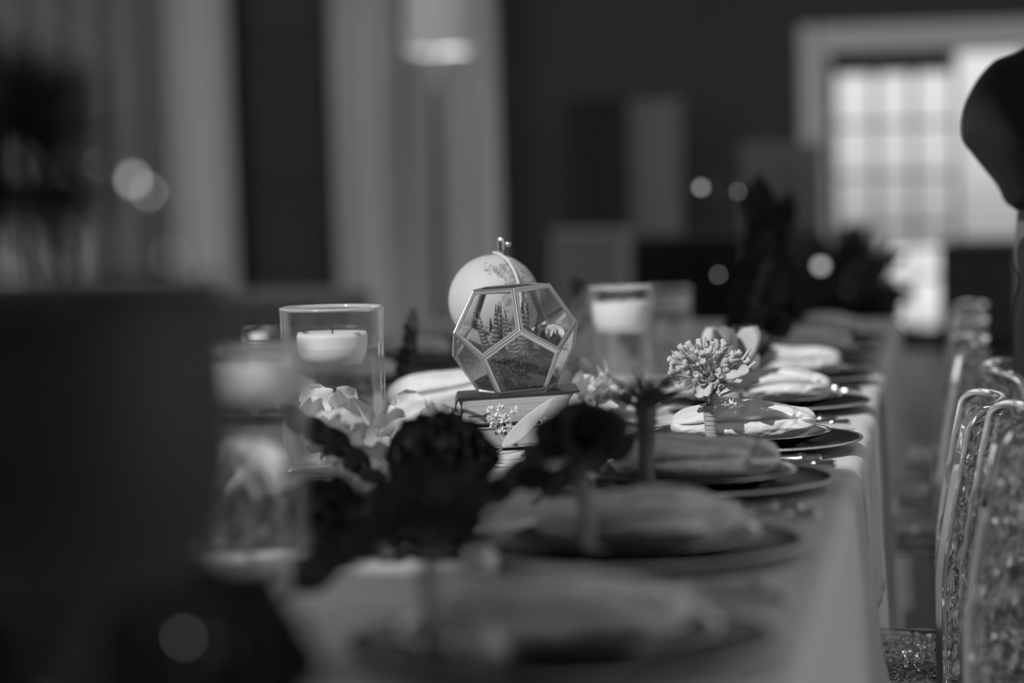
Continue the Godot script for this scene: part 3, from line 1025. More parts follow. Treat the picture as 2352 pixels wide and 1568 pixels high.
func sprig(kind: String, at: Vector3, label: String, bare := false) -> Node3D:
	var t := thing("succulent_sprig", label, "succulent", at, Vector3.ZERO, "succulent sprigs on the napkins")
	var hy: float = {"cluster": 0.062, "spiky": 0.084, "paddle": 0.062, "low": 0.035}.get(kind, 0.088)
	if not bare:
		mi("stem", MB.new().tube([Vector3(0.004, 0, 0.004), Vector3(0, 0.03, 0), Vector3(0.002, hy * 0.88, 0), Vector3(0, hy + 0.02, 0)], [0.006, 0.006, 0.0055, 0.0035] if kind != "spiky" else [0.009, 0.0085, 0.011, 0.014], 10), M.stem, t)
		var tw := []
		for i in 340:
			var q := i / 339.0
			var a := q * TAU * 27.0
			tw.append(Vector3(0.004 * (1.0 - q) + 0.0068 * cos(a), 0.003 + hy * 0.86 * q + 0.0006 * sin(q * 61.0) + 0.0009 * sin(a), 0.002 * (1.0 - q) + 0.0068 * sin(a)))
		if kind != "spiky":
			mi("twine_wrap", MB.new().tube(tw, 0.0013, 6), M.twine, t)
	match kind:
		"cluster":
			var lob := MB.new().lathe([Vector2(0.0013, 0), Vector2(0.0017, 0.006), Vector2(0.0026, 0.012), Vector2(0.0043, 0.0165), Vector2(0.0050, 0.0195), Vector2(0.0044, 0.0222), Vector2(0.0034, 0.0226), Vector2(0.0024, 0.0212), Vector2(0.0, 0.0186)], 12).mesh()
			var thin := MB.new().tube([Vector3(0, 0, 0), Vector3(0.001, 0.01, 0), Vector3(0.0, 0.019, 0.001)], [0.0012, 0.0019, 0.0026], 8).mesh()
			var spoon := leaf(0.032, 0.0098, 0.0034, 0.35, "paddle", 0.85, 16, 14).mesh()
			var mini_leaf := leaf(0.024, 0.0055, 0.0018, 0.2, "paddle", 0.5, 10, 10)
			var mini: ArrayMesh = mini_leaf.mesh()
			var c := Vector3(0, hy + 0.042, 0)
			var n := 160
			for i in n:
				var y := 1.0 - 1.15 * (i + 0.5) / n
				var th := i * 2.39996
				var rr := sqrt(maxf(0.0, 1.0 - y * y))
				var d := Vector3(rr * cos(th), y, rr * sin(th)).normalized()
				var sc := rf(0.62, 1.0)
				var foot := c + d * Vector3(0.036, 0.026, 0.034) * rf(0.7, 1.05)
				mx("leaf", [lob, thin, mini, lob, mini][i % 5], M.leaf_pale, t, Transform3D(aim(d + Vector3(rf(-0.3, 0.3), rf(-0.1, 0.35), rf(-0.3, 0.3)), rf(0, 6)).scaled(Vector3(sc, sc, sc)), foot))
			for i in 20:
				var th := TAU * i / 20.0 * 2.0 + rf(-0.15, 0.15)
				var d := Vector3(cos(th), rf(-1.0, -0.3) if i < 10 else rf(-0.3, 0.3), sin(th))
				var sc := rf(0.7, 1.0)
				var b := aim(d, 0.0)
				mx("leaf", spoon, M.leaf_pale, t, Transform3D(b.scaled(Vector3(sc, sc, sc)), c + Vector3(cos(th) * 0.02, -0.010, sin(th) * 0.02)))
			for i in 10:
				var th: float = PI * (0.98 + 0.115 * i)
				var d := Vector3(cos(th), sin(th) * 0.8, rf(0.2, 0.8))
				var sc := rf(0.55, 1.0)
				mx("leaf", spoon, M.leaf_pale, t, Transform3D(aim(d, rf(-0.8, 0.8)).scaled(Vector3(sc, sc, sc)), c + Vector3(cos(th) * 0.016 * (1 + i % 2), -0.006 + sin(th) * 0.006, 0.026 + 0.006 * (i % 2))))
			for i in 7:
				var th := TAU * i / 7.0
				mi("branch", MB.new().tube([Vector3(0, hy, 0), Vector3(cos(th) * 0.012, hy + 0.022, sin(th) * 0.012), Vector3(cos(th) * 0.03, hy + 0.05, sin(th) * 0.03)], [0.003, 0.002, 0.0012], 6), M.stem, t)
			for q in [Vector3(0.066, hy + 0.028, 0.012), Vector3(0.062, hy + 0.052, 0.0), Vector3(0.056, hy + 0.07, 0.01)]:
				mi("branch", MB.new().tube([Vector3(0.002, hy + 0.003, 0), Vector3(0.03, (hy + q.y) * 0.5, 0.006), q], [0.002, 0.0016, 0.002], 6), M.leaf_pale, t)
		"spiky":
			var sp := leaf(0.072, 0.0032, 0.0018, 0.14, "spike", 0.0, 8, 10).mesh()
			for i in 64:
				var th := i * 2.39996
				var y := 1.0 - 0.95 * i / 64.0
				var rr := sqrt(maxf(0.0, 1.0 - y * y))
				var d := Vector3(rr * cos(th), y + 0.12, rr * sin(th))
				var sc := rf(0.7, 1.05) * (0.75 if y > 0.5 else 1.0)
				mx("leaf", sp, M.leaf_dusk, t, Transform3D(aim(d, rf(0, 6)).scaled(Vector3(sc, sc, sc)), Vector3(0, hy + 0.002 + 0.022 * rng.randf(), 0)))
			for i in 18:
				var th := i * 2.39996
				mx("leaf", sp, M.leaf_dusk, t, Transform3D(aim(Vector3(cos(th), 0.25, sin(th)), 0).scaled(Vector3(0.5, 0.5, 0.5)), Vector3(0, hy - 0.03 + 0.03 * rng.randf(), 0)))
		"paddle":
			var pd := leaf(0.085, 0.02, 0.004, 0.12, "paddle", 0.1, 12, 12).mesh()
			for i in 7:
				var th := TAU * i / 7.0 + 0.3
				var d := Vector3(cos(th) * 0.5, 1.0, sin(th) * 0.5)
				mx("leaf", pd, M.leaf_mid if i % 3 else M.leaf_pale, t, Transform3D(aim(d, -th), Vector3(0, hy - 0.01, 0)))
			var sm := leaf(0.05, 0.016, 0.004, 0.3, "paddle", 0.2, 12, 10).mesh()
			for i in 8:
				var th := TAU * i / 8.0
				mx("leaf", sm, M.leaf_mid, t, Transform3D(aim(Vector3(cos(th), 0.35, sin(th)), 0), Vector3(0, hy, 0)))
		_:
			rosette(t, Vector3(0, hy + 0.03, 0), 0.047, 46, M.leaf_dark, 0.35 if kind == "dark" else 0.0)
	return t


func rosette(t: Node3D, c: Vector3, r: float, n: int, m: Material, wavy := 0.0) -> void:
	var lf := leaf(r, r * 0.36, r * 0.07, 0.2, "paddle", 0.35, 12, 12, wavy).mesh()
	for i in n:
		var q := (i + 0.5) / n
		var y := 1.0 - 1.5 * q
		var th := i * 2.39996
		var rr := sqrt(maxf(0.02, 1.0 - y * y))
		var d := Vector3(rr * cos(th), y, rr * sin(th))
		var sc := lerpf(0.6, 1.05, q) * rf(0.85, 1.1)
		mx("leaf", lf, m, t, Transform3D(aim(d, rf(-0.4, 0.4)).scaled(Vector3(sc, sc, sc)), c + d * r * 0.12))


func fork_mesh_parts(t: Node3D, tines: bool) -> void:
	# lies along -X from the handle end at x = 0; bamboo-jointed handle with collars
	mi("handle", MB.new().lathe([Vector2(0, -0.104), Vector2(0.0035, -0.103), Vector2(0.0042, -0.07), Vector2(0.0062, -0.067), Vector2(0.0062, -0.063), Vector2(0.0045, -0.06), Vector2(0.0052, -0.03), Vector2(0.0072, -0.027), Vector2(0.0072, -0.022), Vector2(0.0055, -0.019), Vector2(0.0062, -0.004), Vector2(0.004, 0), Vector2(0, 0.001)], 14), M.silver, t, Vector3.ZERO, Vector3(0, 0, -PI / 2))
	if tines:
		mi("neck", MB.new().tube([Vector3(-0.1, 0, 0), Vector3(-0.13, 0.003, 0), Vector3(-0.145, 0.001, 0)], [0.003, 0.0025, 0.006], 8, 0.5), M.silver, t)
		for k in 4:
			var z := (k - 1.5) * 0.0055
			mi("tine", MB.new().tube([Vector3(-0.143, 0, z * 0.8), Vector3(-0.17, -0.003, z), Vector3(-0.195, 0.002, z)], [0.0018, 0.0014, 0.0006], 6), M.silver, t)
	else:
		var bl := func(u: float, v: float) -> Vector3:
			var a := TAU * u
			var w := 0.009 * sqrt(maxf(0.0, 1.0 - pow(maxf(0.0, (v - 0.6) / 0.4), 2.0)))
			return Vector3(-0.1 - 0.11 * v, 0.0011 * sin(a), w * cos(a))
		mi("blade", MB.new().grid(12, 14, bl, true), M.silver, t)


func settings() -> void:
	# the settings on the right, nearest first: z, x of plate, sprig kind, sprig place
	var rows := [[-1.80, -0.285, "dark", Vector3(-0.367, 0, 0.09)], [-2.30, -0.29, "fluffy", Vector3(-0.326, 0, 0.09)], [-2.80, -0.284, "spiky", Vector3(-0.327, 0, 0.09)],
		[-3.24, -0.264, "cluster", Vector3(-0.296, 0, 0.09)], [-3.80, -0.268, "paddle", Vector3(-0.312, 0, 0.07)], [-4.32, -0.272, "low", Vector3(-0.33, 0, 0.08)], [-4.85, -0.272, "low", Vector3(-0.33, 0, 0.08)], [-5.4, -0.27, "low", Vector3(-0.33, 0, 0.08)]]
	var nth := ["nearest setting at the bottom of the picture", "second nearest setting, in shade", "half-shaded setting before the focused one", "sunlit setting in focus",
		"setting just behind the one in focus", "second setting behind the one in focus", "third setting behind the one in focus", "farthest setting on the right"]
	var sprigs := ["dark ruffled succulent on the nearest napkin, at bottom", "dim fluffy succulent on the second nearest napkin", "spiky brush-like succulent in front of the focused plate", "pale succulent head with spoon-shaped lobes on a twine-wrapped stem, in focus",
		"succulent with two broad paddle leaves rising behind the focused one", "blurred succulent on the second napkin behind the focused one", "blurred dark succulent on the third napkin behind the focused one", "blurred dark succulent at the farthest right setting"]
	var ch: Node3D
	var pl: Node3D
	var nk: Array = [napkin_mesh(0.4).mesh(), napkin_mesh(2.1).mesh(), napkin_mesh(4.0).mesh()]
	var left := [[-3.75, -1.06], [-4.25, -1.05], [-4.8, -1.06], [-5.35, -1.06]]
	var leftn := ["nearest setting on the left side", "second setting on the left side", "third setting on the left side", "farthest setting on the left side"]
	for i in rows.size() + left.size():
		var z: float = rows[i][0] if i < rows.size() else left[i - 8][0]
		var x: float = rows[i][1] if i < rows.size() else left[i - 8][1]
		var w: String = nth[i] if i < rows.size() else leftn[i - 8]
		if ch == null:
			ch = thing("charger_plate", "silver beaded charger under the " + w, "plate", Vector3(x, TOP + 0.0045, z), Vector3.ZERO, "beaded silver chargers")
			mi("dish", plate_mesh(0.163, 0.012), M.charger, ch)
			var ring := []
			for k in 1441:
				var a := TAU * k / 1440.0
				ring.append(Vector3(0.163 * cos(a), 0.0135, 0.163 * sin(a)))
			var rr := []
			for k in 1441:
				rr.append(0.0010 + 0.0010 * absf(sin(k * PI / 6.0)))
			mi("beaded_rim", MB.new().tube(ring, rr, 8), M.silver, ch)
			pl = thing("dinner_plate", "dark dinner plate with bright rim in the " + w, "plate", Vector3(x, TOP + 0.009, z), Vector3.ZERO, "dark dinner plates")
			mi("dish", plate_mesh(0.122, 0.017), M.plate, pl)
			mi("rim", MB.new().lathe([Vector2(0.116, 0.0158), Vector2(0.121, 0.0168), Vector2(0.1228, 0.018), Vector2(0.1222, 0.0198), Vector2(0.116, 0.0182), Vector2(0.116, 0.0158)], 72), M.plate_rim, pl)
		else:
			dup(ch, Vector3(x, TOP + 0.0045, z), Vector3(0, i * 0.3, 0), "silver beaded charger under the " + w)
			dup(pl, Vector3(x, TOP + 0.009, z), Vector3(0, i * 0.3, 0), "dark dinner plate with bright rim in the " + w)
		var n := thing("napkin", "white folded napkin on the plate of the " + w, "napkin", Vector3(x + (0.006 if i < 8 else -0.01), TOP + 0.0135, z + 0.01), Vector3(0, (rf(-0.06, 0.06)) + (0.0 if i < 8 else PI), 0), "folded white napkins")
		n.scale = Vector3(0.97, 1.0, 1.1)
		mi("folded_cloth", nk[(i + 2) % 3], M.napkin, n)
		if i < rows.size():
			var sp: Vector3 = rows[i][3]
			sprig(rows[i][2], Vector3(sp.x, TOP + 0.0128, z + sp.z), sprigs[i])
	# cutlery in the gaps
	var fk: Node3D
	var kn: Node3D
	var gaps := [[-2.05, "between the two nearest settings"], [-2.56, "before the half-shaded setting"], [-3.02, "beside the sunlit focused setting"], [-3.53, "behind the focused setting"], [-4.06, "two gaps behind the focused setting"]]
	for q in gaps:
		for k in 2:
			var p := Vector3(-0.125 - 0.02 * k, TOP + 0.0115, q[0] + 0.03 - 0.055 * k)
			var lab: String = ("silver fork with jointed bamboo-style handle " if k == 0 else "silver knife with jointed bamboo-style handle ") + q[1]
			if k == 0 and fk == null:
				fk = thing("fork", lab, "fork", p, Vector3(0, 0.1, 0), "silver forks")
				fork_mesh_parts(fk, true)
			elif k == 1 and kn == null:
				kn = thing("knife", lab, "knife", p, Vector3(0, 0.05, 0), "silver knives")
				fork_mesh_parts(kn, false)
			else:
				dup(fk if k == 0 else kn, p, Vector3(0, rf(-0.05, 0.12), 0), lab)


# ---------------------------------------------------------------- centre of the table
func candle_vase(at: Vector3, r: float, h: float, cr: float, ctop: float, where: String, flower := true, cd := 0.042, fy := 0.03) -> void:
	var v := thing("glass_vase", "clear glass cylinder vase " + where, "vase", at, Vector3.ZERO, "cylinder vases with floating candles")
	mi("cylinder", MB.new().lathe([Vector2(0, 0), Vector2(r - 0.003, 0), Vector2(r, 0.003), Vector2(r, h - 0.002), Vector2(r - 0.001, h), Vector2(r - 0.003, h), Vector2(r - 0.004, h - 0.002), Vector2(r - 0.004, 0.012), Vector2(r - 0.01, 0.009), Vector2(0, 0.009)], 64), M.vase_glass, v)
	mi("rim", MB.new().lathe([Vector2(r - 0.0042, h - 0.003), Vector2(r + 0.0004, h - 0.003), Vector2(r + 0.0006, h), Vector2(r - 0.002, h + 0.0015), Vector2(r - 0.0046, h), Vector2(r - 0.0042, h - 0.003)], 64), M.glass_rim, v)
	var wl := ctop - 0.018
	tag(mi("water", MB.new().lathe([Vector2(0, 0.0095), Vector2(r - 0.0045, 0.0125), Vector2(r - 0.0045, wl), Vector2(r - 0.006, wl - 0.001), Vector2(0, wl - 0.001)], 48), M.water, self, at), "clear water filling the vase " + where, "water", "water in the vases")
	var c := thing("floating_candle", "white floating candle in the vase " + where, "candle", at + Vector3(0, ctop, 0), Vector3.ZERO, "white floating candles")
	mi("wax", MB.new().lathe([Vector2(0, -cd), Vector2(cr * 0.8, -cd + 0.002), Vector2(cr * 0.96, -cd * 0.6), Vector2(cr, -0.006), Vector2(cr * 0.96, 0.0), Vector2(cr * 0.8, -0.003), Vector2(0, -0.005)], 40), M.wax, c)
	mi("wick", MB.new().tube([Vector3(0, -0.006, 0), Vector3(0.001, 0.004, 0)], 0.0011, 6), M.wick, c)
	if flower:
		var fl := thing("sunken_flower", "white flower under water in the vase " + where, "flower", at + Vector3(0, fy, 0), Vector3.ZERO, "white flowers sunk in the vases")
		var pt := leaf(r * 0.8, r * 0.36, 0.0012, 0.45, "paddle", 0.25, 12, 10, 0.15).mesh()
		for i in 9:
			var th := i * 2.39996
			mx("petal", pt, M.petal, fl, Transform3D(aim(Vector3(cos(th), 0.5 + 0.25 * (i % 3), sin(th)), 0), Vector3(0, 0, 0)))
		mi("stem", MB.new().tube([Vector3(0, 0.012 - fy, 0), Vector3(0.003, 0.004, 0)], 0.003, 6), M.stem, fl)


func white_flower(at: Vector3, r: float, tilt: Vector3, label: String) -> void:
	var t := thing("white_flower", label, "flower", at, tilt, "white flowers along the table centre")
	var pt := leaf(r, r * 0.42, 0.0011, 0.35, "paddle", 0.3, 16, 16, 0.22).mesh()
	for i in 7:
		var th := TAU * i / 7.0 + rf(-0.2, 0.2)
		var b := aim(Vector3(cos(th), rf(0.35, 0.95), sin(th)), 0)
		mx("petal", pt, M.petal, t, Transform3D(b, Vector3(cos(th), 0, sin(th)) * 0.004))
	for i in 9:
		var th := i * 2.39996
		mi("stamen", MB.new().tube([Vector3.ZERO, Vector3(cos(th) * 0.004, 0.012, sin(th) * 0.004)], [0.0008, 0.0014], 5), M.leaf_pale, t)
	mi("stem", MB.new().tube([Vector3(0, 0.002, 0), Vector3(0.002, -0.03, 0.003)], 0.0022, 6), M.stem, t)


func leaf_sprig(at: Vector3, dir: Vector3, n: int, L: float, m: Material, label: String) -> void:
	var t := thing("leaf_sprig", label, "foliage", at, Vector3.ZERO, "leafy sprigs along the table centre")
	var tip := dir.normalized() * L
	mi("stem", MB.new().tube([Vector3.ZERO, tip * 0.5 + Vector3(0, 0.012, 0), tip], [0.0022, 0.0018, 0.001], 6), M.stem, t)
	var lf := leaf(L * 0.42, L * 0.13, 0.0012, 0.25, "lance", 0.3, 10, 10).mesh()
	for i in n:
		var q := 0.15 + 0.85 * i / (n - 1.0)
		var side := dir.cross(Vector3.UP).normalized() * (1.0 if i % 2 else -1.0)
		var d := dir.normalized() * 0.7 + side * rf(0.5, 0.9) + Vector3(0, rf(0.0, 0.6), 0)
		if i == n - 1:
			d = dir
		mx("leaf", lf, m, t, Transform3D(aim(d, rf(-0.6, 0.6)), tip * q + Vector3(0, 0.02 * q * (1.0 - q), 0)))


func babys_breath(at: Vector3, n: int, spread: Vector3, label: String) -> void:
	var t := thing("babys_breath", label, "flowers", at, Vector3.ZERO, "sprays of tiny white flowers")
	var fl := MB.new()
	for i in 11:
		var th := i * 2.39996
		var y := 1.0 - 1.3 * (i + 0.5) / 11.0
		var rr := sqrt(maxf(0.0, 1.0 - y * y))
		var d := Vector3(rr * cos(th), y, rr * sin(th))
		fl.append(leaf(0.0042, 0.0016, 0.0005, 0.2, "paddle", 0.2, 6, 4), Transform3D(aim(d, 0), d * 0.0006))
	var fm := fl.mesh()
	for i in n:
		var p := Vector3(rf(-1, 1), rf(0.25, 1.0), rf(-1, 1)) * spread
		mi("stem", MB.new().tube([Vector3(0, 0, 0), p * 0.5 + Vector3(rf(-0.004, 0.004), 0.002, 0), p], 0.0004, 5), M.leaf_pale, t)
		var s := rf(1.1, 1.7)
		mx("floret", fm, M.petal, t, Transform3D(Basis(Vector3(rf(-1, 1), rf(-1, 1), rf(-1, 1)).normalized(), rf(0, 3)).scaled(Vector3(s, s, s)), p))


func crystal_votive(at: Vector3, r: float, label: String) -> void:
	var t := thing("crystal_votive", label, "votive", at, Vector3.ZERO, "cut crystal votives")
	var mb := MB.new()
	var prof := [Vector2(r * 0.55, 0), Vector2(r * 0.8, r * 0.3), Vector2(r, r * 0.9), Vector2(r * 0.8, r * 1.5), Vector2(r * 0.5, r * 1.75)]
	for j in 4:
		for i in 10:
			var a := TAU * (i + 0.5 * (j % 2)) / 10.0
			var b := TAU * (i + 1 + 0.5 * (j % 2)) / 10.0
			var c := TAU * (i + 0.5 + 0.5 * (j % 2)) / 10.0
			var d := TAU * (i + 1.5 + 0.5 * (j % 2)) / 10.0
			var P := func(q: int, t_: float) -> Vector3: return Vector3(prof[q].x * cos(t_), prof[q].y, prof[q].x * sin(t_))
			mb.tri(P.call(j, a), P.call(j, b), P.call(j + 1, c), Vector3(0, r * 0.8, 0))
			mb.tri(P.call(j, b), P.call(j + 1, d), P.call(j + 1, c), Vector3(0, r * 0.8, 0))
	for s in [0, 4]:
		var pts := []
		for i in 10:
			var a: float = TAU * (i + 0.5 * (s % 2)) / 10.0
			pts.append(Vector3(prof[s].x * cos(a), prof[s].y, prof[s].x * sin(a)))
		mb.poly(pts, Vector3(0, r * 0.8, 0))
	mi("cut_glass", mb, M.glass_rim, t)


func centre() -> void:
	candle_vase(Vector3(-0.636, TOP + 0.0045, -2.17), 0.058, 0.213, 0.05, 0.2, "nearest the camera, at left", true, 0.042, 0.085)
	candle_vase(Vector3(-0.755, TOP + 0.0045, -2.97), 0.0655, 0.209, 0.045, 0.178, "with a bright rim, left of the terrarium", true)
	candle_vase(Vector3(-0.545, TOP + 0.0045, -4.2), 0.057, 0.178, 0.051, 0.152, "behind the terrarium, at its right", false, 0.055)
	candle_vase(Vector3(-0.57, TOP + 0.0045, -5.2), 0.05, 0.135, 0.045, 0.118, "farthest along the table", false)

	# near end: a big dark footed bowl and dark foliage
	var u := thing("footed_bowl", "big dark footed bowl blurred in the left foreground", "bowl", Vector3(-0.44, TOP + 0.0045, -1.16))
	mi("body", MB.new().lathe([Vector2(0, 0.15), Vector2(0.03, 0.15), Vector2(0.06, 0.158), Vector2(0.084, 0.18), Vector2(0.093, 0.215), Vector2(0.092, 0.26), Vector2(0.088, 0.3), Vector2(0.09, 0.306), Vector2(0.084, 0.306), Vector2(0.084, 0.26), Vector2(0.08, 0.2), Vector2(0.05, 0.17), Vector2(0, 0.165)], 56), M.urn, u)
	mi("foot", MB.new().lathe([Vector2(0, 0), Vector2(0.06, 0), Vector2(0.06, 0.006), Vector2(0.03, 0.02), Vector2(0.014, 0.05), Vector2(0.012, 0.1), Vector2(0.018, 0.14), Vector2(0.034, 0.152), Vector2(0, 0.153)], 40), M.urn, u)
	mi("rim_bead", MB.new().lathe([Vector2(0.089, 0.3), Vector2(0.0925, 0.303), Vector2(0.0925, 0.308), Vector2(0.086, 0.31), Vector2(0.084, 0.305), Vector2(0.089, 0.3)], 56), M.urn, u)

	var ar := thing("leaf_arrangement", "blurred dark leaf arrangement rising from the big footed bowl", "foliage", Vector3(-0.46, 1.075, -1.2))
	var al := leaf(0.055, 0.014, 0.0014, 0.3, "lance", 0.3, 10, 8).mesh()
	rng.seed = 31
	for i in 64:
		var d := Vector3(rf(-1, 0.6), rf(-0.7, 1), rf(-1, 1)).normalized()
		mx("leaf", al, M.leaf_black, ar, Transform3D(aim(d + Vector3(0, 0.3, 0), rf(0, 6)), Vector3(-0.045, 0.055, -0.09) + d * Vector3(0.03, 0.034, 0.03) * rf(0.3, 1.0)))
	for i in 4:
		mi("stem", MB.new().tube([Vector3(0.03, -0.06, 0.03), Vector3(0.01, -0.01, 0.0), Vector3(-0.03 + 0.02 * i - 0.03, 0.05, -0.09)], 0.003, 6), M.stem, ar)
	for q in [[-0.494, 1.12, -1.45, 0.0021, "brightest of the added glints in the dark leaf arrangement"], [-0.484, 1.112, -1.45, 0.0014, "added glint just right and below the brightest one"], [-0.533, 1.131, -1.5, 0.0011, "dim added glint left of the brightest one"], [-0.439, 1.074, -1.35, 0.0011, "faint added glint low at the right of the dark leaf arrangement"], [-0.418, 0.862, -1.29, 0.0012, "lowest added glint, at the bottom left of the picture"]]:
		var t := thing("added_glint", q[4], "light", Vector3(q[0], q[1], q[2]), Vector3.ZERO, "added glints among the dark leaves")  # tiny glowing bead added to imitate a blurred glint
		mi("bulb", MB.new().ball(Vector3.ZERO, Vector3(q[3], q[3] * 1.4, q[3]), 10, 8), M.bulb if q[3] > 0.0013 else M.glow_dim, t)
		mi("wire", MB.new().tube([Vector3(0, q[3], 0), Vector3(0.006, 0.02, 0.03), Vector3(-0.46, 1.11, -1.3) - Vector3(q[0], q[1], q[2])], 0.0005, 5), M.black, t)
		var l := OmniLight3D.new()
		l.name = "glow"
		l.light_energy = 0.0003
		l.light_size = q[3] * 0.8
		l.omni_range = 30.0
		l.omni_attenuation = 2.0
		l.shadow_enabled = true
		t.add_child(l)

	var big := thing("ruffled_succulent", "large dark ruffled succulent head left of the book", "succulent", Vector3(-0.525, TOP + 0.004, -2.52))
	mi("stem", MB.new().tube([Vector3(0, 0, 0), Vector3(0, 0.08, 0)], 0.008, 8), M.stem, big)
	rosette(big, Vector3(0, 0.076, 0), 0.06, 80, M.leaf_dark, 0.4)
	var lo := thing("ruffled_succulent", "low dark ruffled succulent under the large dark head", "succulent", Vector3(-0.50, TOP + 0.004, -2.28))
	rosette(lo, Vector3(0, 0.04, 0), 0.06, 60, M.leaf_black, 0.4)
	var lw := thing("ruffled_succulent", "dark ruffled succulent at the bottom left, by the crystal votive", "succulent", Vector3(-0.51, TOP + 0.004, -1.64))
	rosette(lw, Vector3(0, 0.042, 0), 0.062, 60, M.leaf_black, 0.4)

	for q in [[-0.70, -2.32, 0.05, "added black-leaved ruffled succulent behind the left side of the nearest vase"], [-0.61, -2.34, 0.05, "added black-leaved ruffled succulent behind the right side of the nearest vase"]]:
		var mo := thing("ruffled_succulent", q[3], "succulent", Vector3(q[0], TOP + 0.004, q[1]))  # added clump covering the sun spilled on the cloth behind the vase
		rosette(mo, Vector3(0, 0.036, 0), q[2], 50, M.leaf_black, 0.4)
	for q in [[-0.53, -1.40, 0.075, "dark ruffled succulent mounded left of the foot of the big bowl"], [-0.435, -1.38, 0.07, "dark ruffled succulent mounded right of the foot of the big bowl"]]:
		var mo := thing("ruffled_succulent", q[3], "succulent", Vector3(q[0], TOP + 0.004, q[1]))
		mi("stem", MB.new().tube([Vector3(0, 0, 0), Vector3(0, 0.09, 0)], 0.012, 8), M.stem, mo)
		rosette(mo, Vector3(0, 0.085, 0), q[2], 60, M.leaf_black, 0.4)
	rng.seed = 12
	white_flower(Vector3(-0.655, TOP + 0.05, -2.98), 0.056, Vector3(0.5, 0.2, -0.2), "white flower with wavy sunlit petals between the vase and the book")
	white_flower(Vector3(-0.79, TOP + 0.05, -3.08), 0.06, Vector3(0.4, 0.6, 0.1), "white sunlit flower behind the vase with the bright rim")
	white_flower(Vector3(-0.70, TOP + 0.035, -2.78), 0.06, Vector3(0.6, 1.2, 0.0), "white flower in shade just before the vase with the bright rim")
	white_flower(Vector3(-0.42, TOP + 0.035, -2.75), 0.045, Vector3(0.5, 0.3, 0.2), "small pale flower in front of the book, right of the dark head")
	white_flower(Vector3(-0.535, TOP + 0.055, -3.62), 0.055, Vector3(0.2, 0.0, 0.1), "bright white flower behind the right end of the book")
	white_flower(Vector3(-0.50, TOP + 0.04, -3.55), 0.05, Vector3(0.2, 0.8, -0.1), "low white flower close behind the book corner")
	var wn := thing("napkin", "loose white napkin heaped left of the globe, in sun", "napkin", Vector3(-0.755, TOP + 0.016, -3.78), Vector3(0, 0.35, 0.12))
	wn.scale = Vector3(1.15, 1.05, 1.3)
	mi("folded_cloth", napkin_mesh(5.2), M.napkin, wn)
	babys_breath(Vector3(-0.562, TOP + 0.022, -3.125), 16, Vector3(0.022, 0.05, 0.008), "sharp spray of tiny white flowers before the books")
	babys_breath(Vector3(-0.60, TOP + 0.03, -2.95), 9, Vector3(0.02, 0.05, 0.02), "soft spray of tiny white flowers just right of the dark head")
	babys_breath(Vector3(-1.0, TOP + 0.03, -3.45), 30, Vector3(0.05, 0.06, 0.04), "blurred spray of white flowers between the two near vases")
	babys_breath(Vector3(-0.50, TOP + 0.028, -3.14), 12, Vector3(0.022, 0.03, 0.006), "little spray of seed heads below the book, right of the long leaf")
	var ll := thing("long_leaf", "long pale fleshy leaf leaning up against the books", "leaf", Vector3(-0.565, TOP + 0.02, -3.115))
	mx("blade", leaf(0.098, 0.0105, 0.0032, -0.06, "lance", 0.25, 14, 20), M.leaf_pale, ll, Transform3D(aim(Vector3(0.75, 0.68, 0.08), 0.3), Vector3.ZERO))
	mi("stem", MB.new().tube([Vector3.ZERO, Vector3(-0.01, -0.012, 0.004)], 0.002, 6), M.stem, ll)
	for q in [[Vector3(-0.48, TOP + 0.012, -2.62), Vector3(0.5, 0.5, 0.1), 9, 0.12, "leaf_mid", "grey leafy sprig leaning right of the large dark head"], [Vector3(-0.44, TOP + 0.012, -2.6), Vector3(0.6, 0.35, 0.0), 9, 0.10, "leaf_dark", "dark upright leafy sprig before the book corner"],
		[Vector3(-0.62, TOP + 0.012, -2.7), Vector3(-0.6, 0.5, 0.2), 8, 0.12, "leaf_dark", "dark leafy sprig between the vase and the dark head"], [Vector3(-0.52, TOP + 0.012, -2.37), Vector3(0.7, 0.35, 0.1), 8, 0.12, "leaf_dark", "dark leafy sprig low beside the shaded second setting"],
		[Vector3(-0.55, TOP + 0.012, -1.95), Vector3(0.7, 0.5, 0.2), 9, 0.15, "leaf_black", "blackish leafy sprig in front of the nearest vase"], [Vector3(-0.66, TOP + 0.012, -1.75), Vector3(-0.5, 0.5, 0.3), 9, 0.16, "leaf_black", "blackish leafy sprig at the lower left"],
		[Vector3(-0.90, TOP + 0.012, -4.0), Vector3(0.2, 0.9, 0.0), 11, 0.11, "leaf_dark", "dark blurred leafy sprig just right of the bright rimmed vase"], [Vector3(-0.70, TOP + 0.012, -4.3), Vector3(0.4, 0.7, 0.0), 9, 0.15, "leaf_mid", "blurred grey leafy sprig behind the globe"],
		[Vector3(-0.42, TOP + 0.012, -4.9), Vector3(0.3, 0.9, 0.1), 11, 0.2, "leaf_black", "tall dark leafy sprig beyond the candle vases"], [Vector3(-0.36, TOP + 0.012, -5.6), Vector3(-0.1, 1.0, 0.1), 13, 0.27, "leaf_black", "tallest dark leafy sprig before the glazed door"],
		[Vector3(-0.46, TOP + 0.012, -5.8), Vector3(0.35, 0.9, 0.0), 13, 0.25, "leaf_black", "dark leafy sprig leaning right at the far end of the table"], [Vector3(-0.55, TOP + 0.012, -4.6), Vector3(-0.5, 0.6, 0.0), 9, 0.16, "leaf_dark", "dark leafy sprig leaning left beyond the candle vases"]]:
		leaf_sprig(q[0], q[1], q[2], q[3], M[q[4]], q[5])
	crystal_votive(Vector3(-0.415, TOP + 0.0045, -2.16), 0.017, "small cut crystal votive glinting below the dark foliage")
